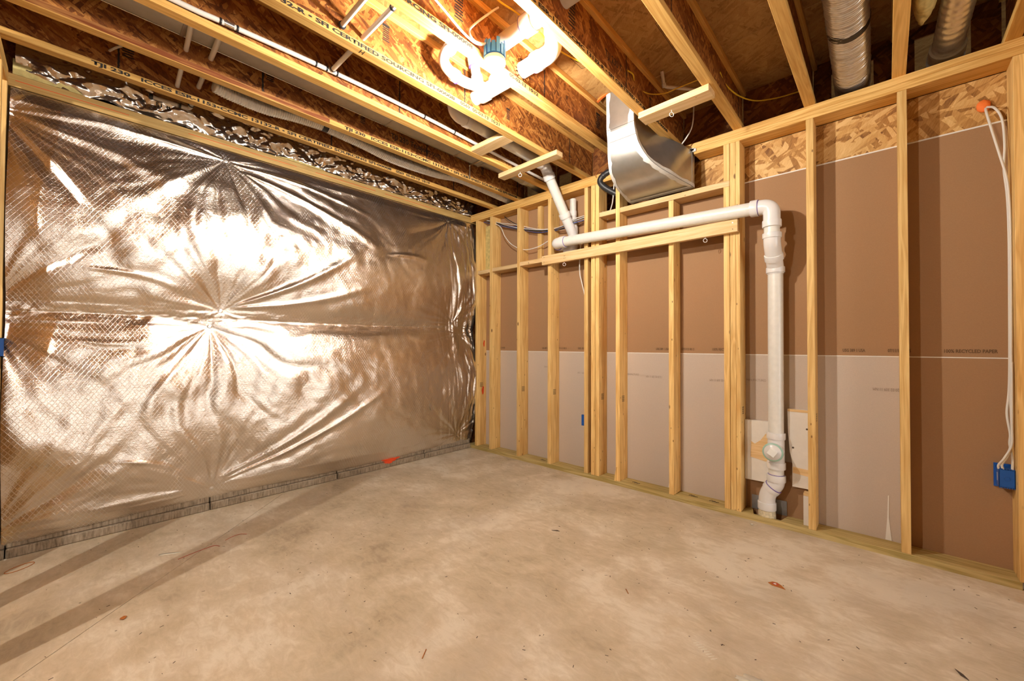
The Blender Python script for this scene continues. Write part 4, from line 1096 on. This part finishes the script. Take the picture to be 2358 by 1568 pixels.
# right-hand cables to the blue box
bm = bmesh.new(); bmesh.ops.create_icosphere(bm, subdivisions=3, radius=1)
for v in bm.verts:
    n_ = v.co.copy(); k = .75+.5*fbm(np.array([n_.x*2.5+9]), np.array([n_.y*2+n_.z*2.5]), 8, 3)[0]; v.co = Vector((3.933+.026*n_.x*k, .132+.014*n_.y*k, 2.450+.032*n_.z*k))
o = obj('foam_blob', bm, M['orange'], None, True); tag(o, 'orange foam blob on the strand board where two white cables emerge', 'foam')
GN = 'white cables from the orange foam to the blue box'
cable('white cable hanging straight down the right stud to the blue box', [(3.938,.12,2.43), (3.938,.085,2.38), (3.972,.06,2.166), (3.995,.055,2.03), (4.004,.06,1.90), (4.006,.06,1.69), (4.003,.06,1.13), (4.000,.06,.90), (4.003,.06,.74), (4.000,.062,.69), (3.985,.05,.63), (3.968,.055,.585), (3.972,.06,.56)], .0052, M['white'], GN, 'cable', 1, 8)
cable('white cable looping right of its twin before joining it down the right stud', [(3.943,.12,2.435), (3.962,.07,2.40), (3.985,.065,2.33), (3.992,.062,2.20), (3.988,.06,2.08), (3.999,.07,1.93), (4.003,.072,1.69), (4.0,.072,1.13), (3.996,.072,.95), (3.988,.068,.84), (3.998,.07,.74), (3.996,.07,.69), (4.003,.065,.62), (4.003,.065,.56)], .0052, M['white'], GN, 'cable', 1, 8)
cable('third white cable alongside the lower right stud above the blue box', [(4.003,.05,1.10), (4.002,.048,.95), (4.001,.05,.78), (4.000,.052,.69), (3.975,.045,.62), (3.957,.055,.58), (3.958,.06,.56)], .0048, M['white'], GN, 'cable', 1, 8)
def outlet_box(label, x0, x1, y0, y1, z0, z1, axis=0):
    t = thing('outlet_box', label, 'box', ((x0+x1)/2, (y0+y1)/2, z0))
    bm = bmesh.new(); w_ = .003
    box(bm, (x0,y0,z0), (x1,y0+w_,z1)); box(bm, (x0,y0,z0), (x0+w_,y1,z1)); box(bm, (x1-w_,y0,z0), (x1,y1,z1)); box(bm, (x0,y0,z0), (x1,y1,z0+w_)); box(bm, (x0,y0,z1-w_), (x1,y1,z1))
    obj('body', bm, M['blue'], t)
    bm = bmesh.new()
    for k in range(7):
        xx = x0+(x1-x0)*(k+.5)/7; box(bm, (xx-.002,y0-.0015,z1-.001), (xx+.002,y0+.012,z1+.004)); box(bm, (xx-.002,y0-.0015,z0-.004), (xx+.002,y0+.012,z0+.001))
    obj('moulding_tabs', bm, M['blue'], t)
    bm = bmesh.new(); torus(bm, ((x0+x1)/2, y0-.0006, (z0+z1)/2), (0,1,0), .010, .0012, 20, 6); obj('knockout', bm, M['blue'], t, True)
    return t
t = outlet_box('blue plastic outlet box on the right stud with white cables entering its top', 3.957, 4.011, .055, .138, .470, .560)
bm = bmesh.new(); prism(bm, [(3.950,.455), (4.008,.455), (4.008,.575), (3.95,.575)], .132, .139, 'Y'); obj('rim', bm, M['blue'], t)
board('label_sticker', (3.9565,.085,.495), (3.9568,.10,.535), M['porcelain'], t, bev=0)
outlet_box('blue outlet box edge peeking out left of the clustered studs', 1.499, 1.544, .030, .115, .455, .545)
t = outlet_box('blue outlet box on the partition stud at the far left edge', .04, .118, -3.45, -3.372, 1.105, 1.205)

# ================================================================== small things on the floor
def debris(name, label, cat, fn, mat, group=None):
    bm = bmesh.new(); fn(bm); bmesh.ops.recalc_face_normals(bm, faces=bm.faces)
    o = obj(name, bm, mat, None, True); return tag(o, label, cat, group)
debris('rubber_band', 'tan rubber band lying on the floor near the left footing', 'band', lambda bm: sweep(bm, [Vector((.205+.022*math.cos(a)-.035*math.sin(a), -3.298+.02*math.cos(a)+.045*math.sin(a), .002)) for a in [2*math.pi*k/28 for k in range(29)]], .0016, 6), M['rust'])
debris('red_string', 'red string on the floor beside the saw cut, nearer one', 'string', lambda bm: sweep(bm, smooth_path([(.70,-2.72,.002), (.68,-2.66,.002), (.665,-2.60,.002), (.66,-2.55,.002), (.69,-2.53,.002)], 5), .0014, 6), M['red'])
debris('red_string', 'red string on the floor beside the saw cut, farther one', 'string', lambda bm: sweep(bm, smooth_path([(.63,-2.49,.002), (.605,-2.45,.002), (.60,-2.41,.002), (.63,-2.38,.002)], 5), .0013, 6), M['red'])
def crumb(x, y, s, sd):
    def f(bm):
        r = random.Random(sd)
        bmesh.ops.create_icosphere(bm, subdivisions=2, radius=1)
        for v in bm.verts: v.co = Vector((x+v.co.x*s*r.uniform(.5,1.1), y+v.co.y*s*r.uniform(.5,1.1), max(0, .3*s+v.co.z*s*.35*r.uniform(.6,1))))
    return f
debris('wood_chip', 'small rusty orange chip on the floor at lower left', 'debris', crumb(1.141,-2.961,.014,3), M['rust'])
t = thing('leaf_scrap', 'small red and orange leaf shaped scrap on the floor at the right', 'debris', (3.144,-.761,0))
bm = bmesh.new(); lp = [(3.105,-.765), (3.12,-.742), (3.14,-.738), (3.16,-.752), (3.18,-.778), (3.155,-.778), (3.125,-.780)]
prism(bm, lp, .0005, .0022); obj('scrap', bm, M['rust'], t)
bm = bmesh.new(); prism(bm, [(3.118,-.762), (3.128,-.748), (3.145,-.748), (3.15,-.765), (3.13,-.77)], .0023, .003); obj('scrap_patch', bm, M['red'], t)
bm = bmesh.new(); prism(bm, [(3.126,-.762), (3.133,-.752), (3.140,-.758), (3.136,-.766)], .0031, .0036); obj('white_patch', bm, M['porcelain'], t)
debris('rusty_nail', 'rusty nail on the floor at the bottom centre', 'nail', lambda bm: sweep(bm, [(2.235,-2.185,.002), (2.262,-2.222,.002)], .0019, 8), M['rust'])
debris('rusty_nail', 'rusty nail on the floor in the stained patch right of centre', 'nail', lambda bm: sweep(bm, [(2.615,-1.300,.002), (2.640,-1.325,.002)], .0019, 8), M['rust'])
debris('wood_splinter', 'dark splinter on the floor in the middle of the room', 'debris', lambda bm: sweep(bm, [(1.975,-1.045,.002), (2.005,-1.025,.002), (2.02,-1.02,.001)], [.001,.004,.001], 6), M['dark'])
debris('wood_splinter', 'dark splinter on the floor at lower right', 'debris', lambda bm: sweep(bm, [(3.72,-.93,.002), (3.735,-.955,.003), (3.75,-.97,.001)], [.001,.005,.001], 6), M['dark'])
debris('plaster_crumb', 'pale crumb on the floor in front of the floor drain', 'debris', crumb(2.885,-.075,.012,5), M['whitesplash'])
def splash(x, y, sx, sy, sd, rot=0):
    def f(bm):
        r = random.Random(sd); pts = []
        for k in range(26):
            a = 2*math.pi*k/26; q = .75+.45*r.random()
            u, v = sx*q*math.cos(a), sy*q*math.sin(a); pts.append((x+u*math.cos(rot)-v*math.sin(rot), y+u*math.sin(rot)+v*math.cos(rot)))
        prism(bm, pts, .0002, .0009)
    return f
debris('plaster_splash', 'white splash dried on the floor at the bottom edge right of centre', 'stain', splash(3.185,-1.50,.045,.03,1,.6), M['whitesplash'])
t = thing('boot_print', 'faint white ladder shaped print on the floor near the bottom right', 'stain', (3.02,-1.455,0))
for k in range(8):
    bm = bmesh.new(); x, y = 2.985+.011*k, -1.435-.006*k; c, s = math.cos(.9), math.sin(.9)
    q = [(-.013,-.002), (.013,-.002), (.013,.002), (-.013,.002)]
    prism(bm, [(x+u*c-v*s, y+u*s+v*c) for u, v in q], .0002, .0008); obj('tread_mark', bm, M['whitesplash'], t)
debris('plaster_splash', 'small white scrape on the floor beside the saw cut', 'stain', splash(.584,-2.742,.012,.05,4,-.5), M['whitesplash'])
# scattered specks: one countless layer
bm = bmesh.new(); r = random.Random(5)
for k in range(420):
    x, y = r.uniform(.1,4.0), r.uniform(-3.2,-.03); a = r.uniform(0, math.pi); L = r.uniform(.0015,.007); wd = r.uniform(.0006,.0016)
    c, s = math.cos(a), math.sin(a); q = [(-L,-wd), (L,-wd), (L,wd), (-L,wd)]
    prism(bm, [(x+u*c-v*s, y+u*s+v*c) for u, v in q], .0002, .0010)
o = obj('floor_grit', bm, M['dark']); tag(o, 'tiny dark specks of grit scattered over the concrete floor', 'debris', kind='stuff')
# nails, staples and shavings on the bottom plate
GP = 'bent nails on the bottom plate'
for lb, x, y in (('bent nails on the bottom plate between the left studs', 1.02,.05), ('bent nails on the bottom plate right of the split stud', 2.0,.05), ('bent nails on the bottom plate left of the triple stud', 2.6,.06), ('bent nails on the bottom plate just right of the stud under the duct sill', 2.45,.07)):
    debris('bent_nail', lb, 'nail', lambda bm: [sweep(bm, [(x+dx,y+dy,.040), (x+dx+.018,y+dy+.012*sg,.043), (x+dx+.032,y+dy+.002,.040)], .0016, 6) for dx, dy, sg in ((0,0,1),(.012,.012,-1),(-.02,.008,1))], M['dark'], GP)
# glue runs on the drywall
for lb, x, z0, z1 in (('pale glue run on the grey drywall near the rightmost full stud', 3.545,.04,.30), ('short pale glue run on the grey drywall left of the stud under the duct', 2.262,.04,.16)):
    bm = bmesh.new(); prism(bm, [(x-.012,z0), (x+.016,z0), (x+.004,z0+(z1-z0)*.5), (x+.006,z1), (x+.001,z1), (x-.003,z0+(z1-z0)*.5)], D-.0015, D+.0012, 'Y')
    o = obj('glue_run', bm, M['gypsum']); tag(o, lb, 'glue')
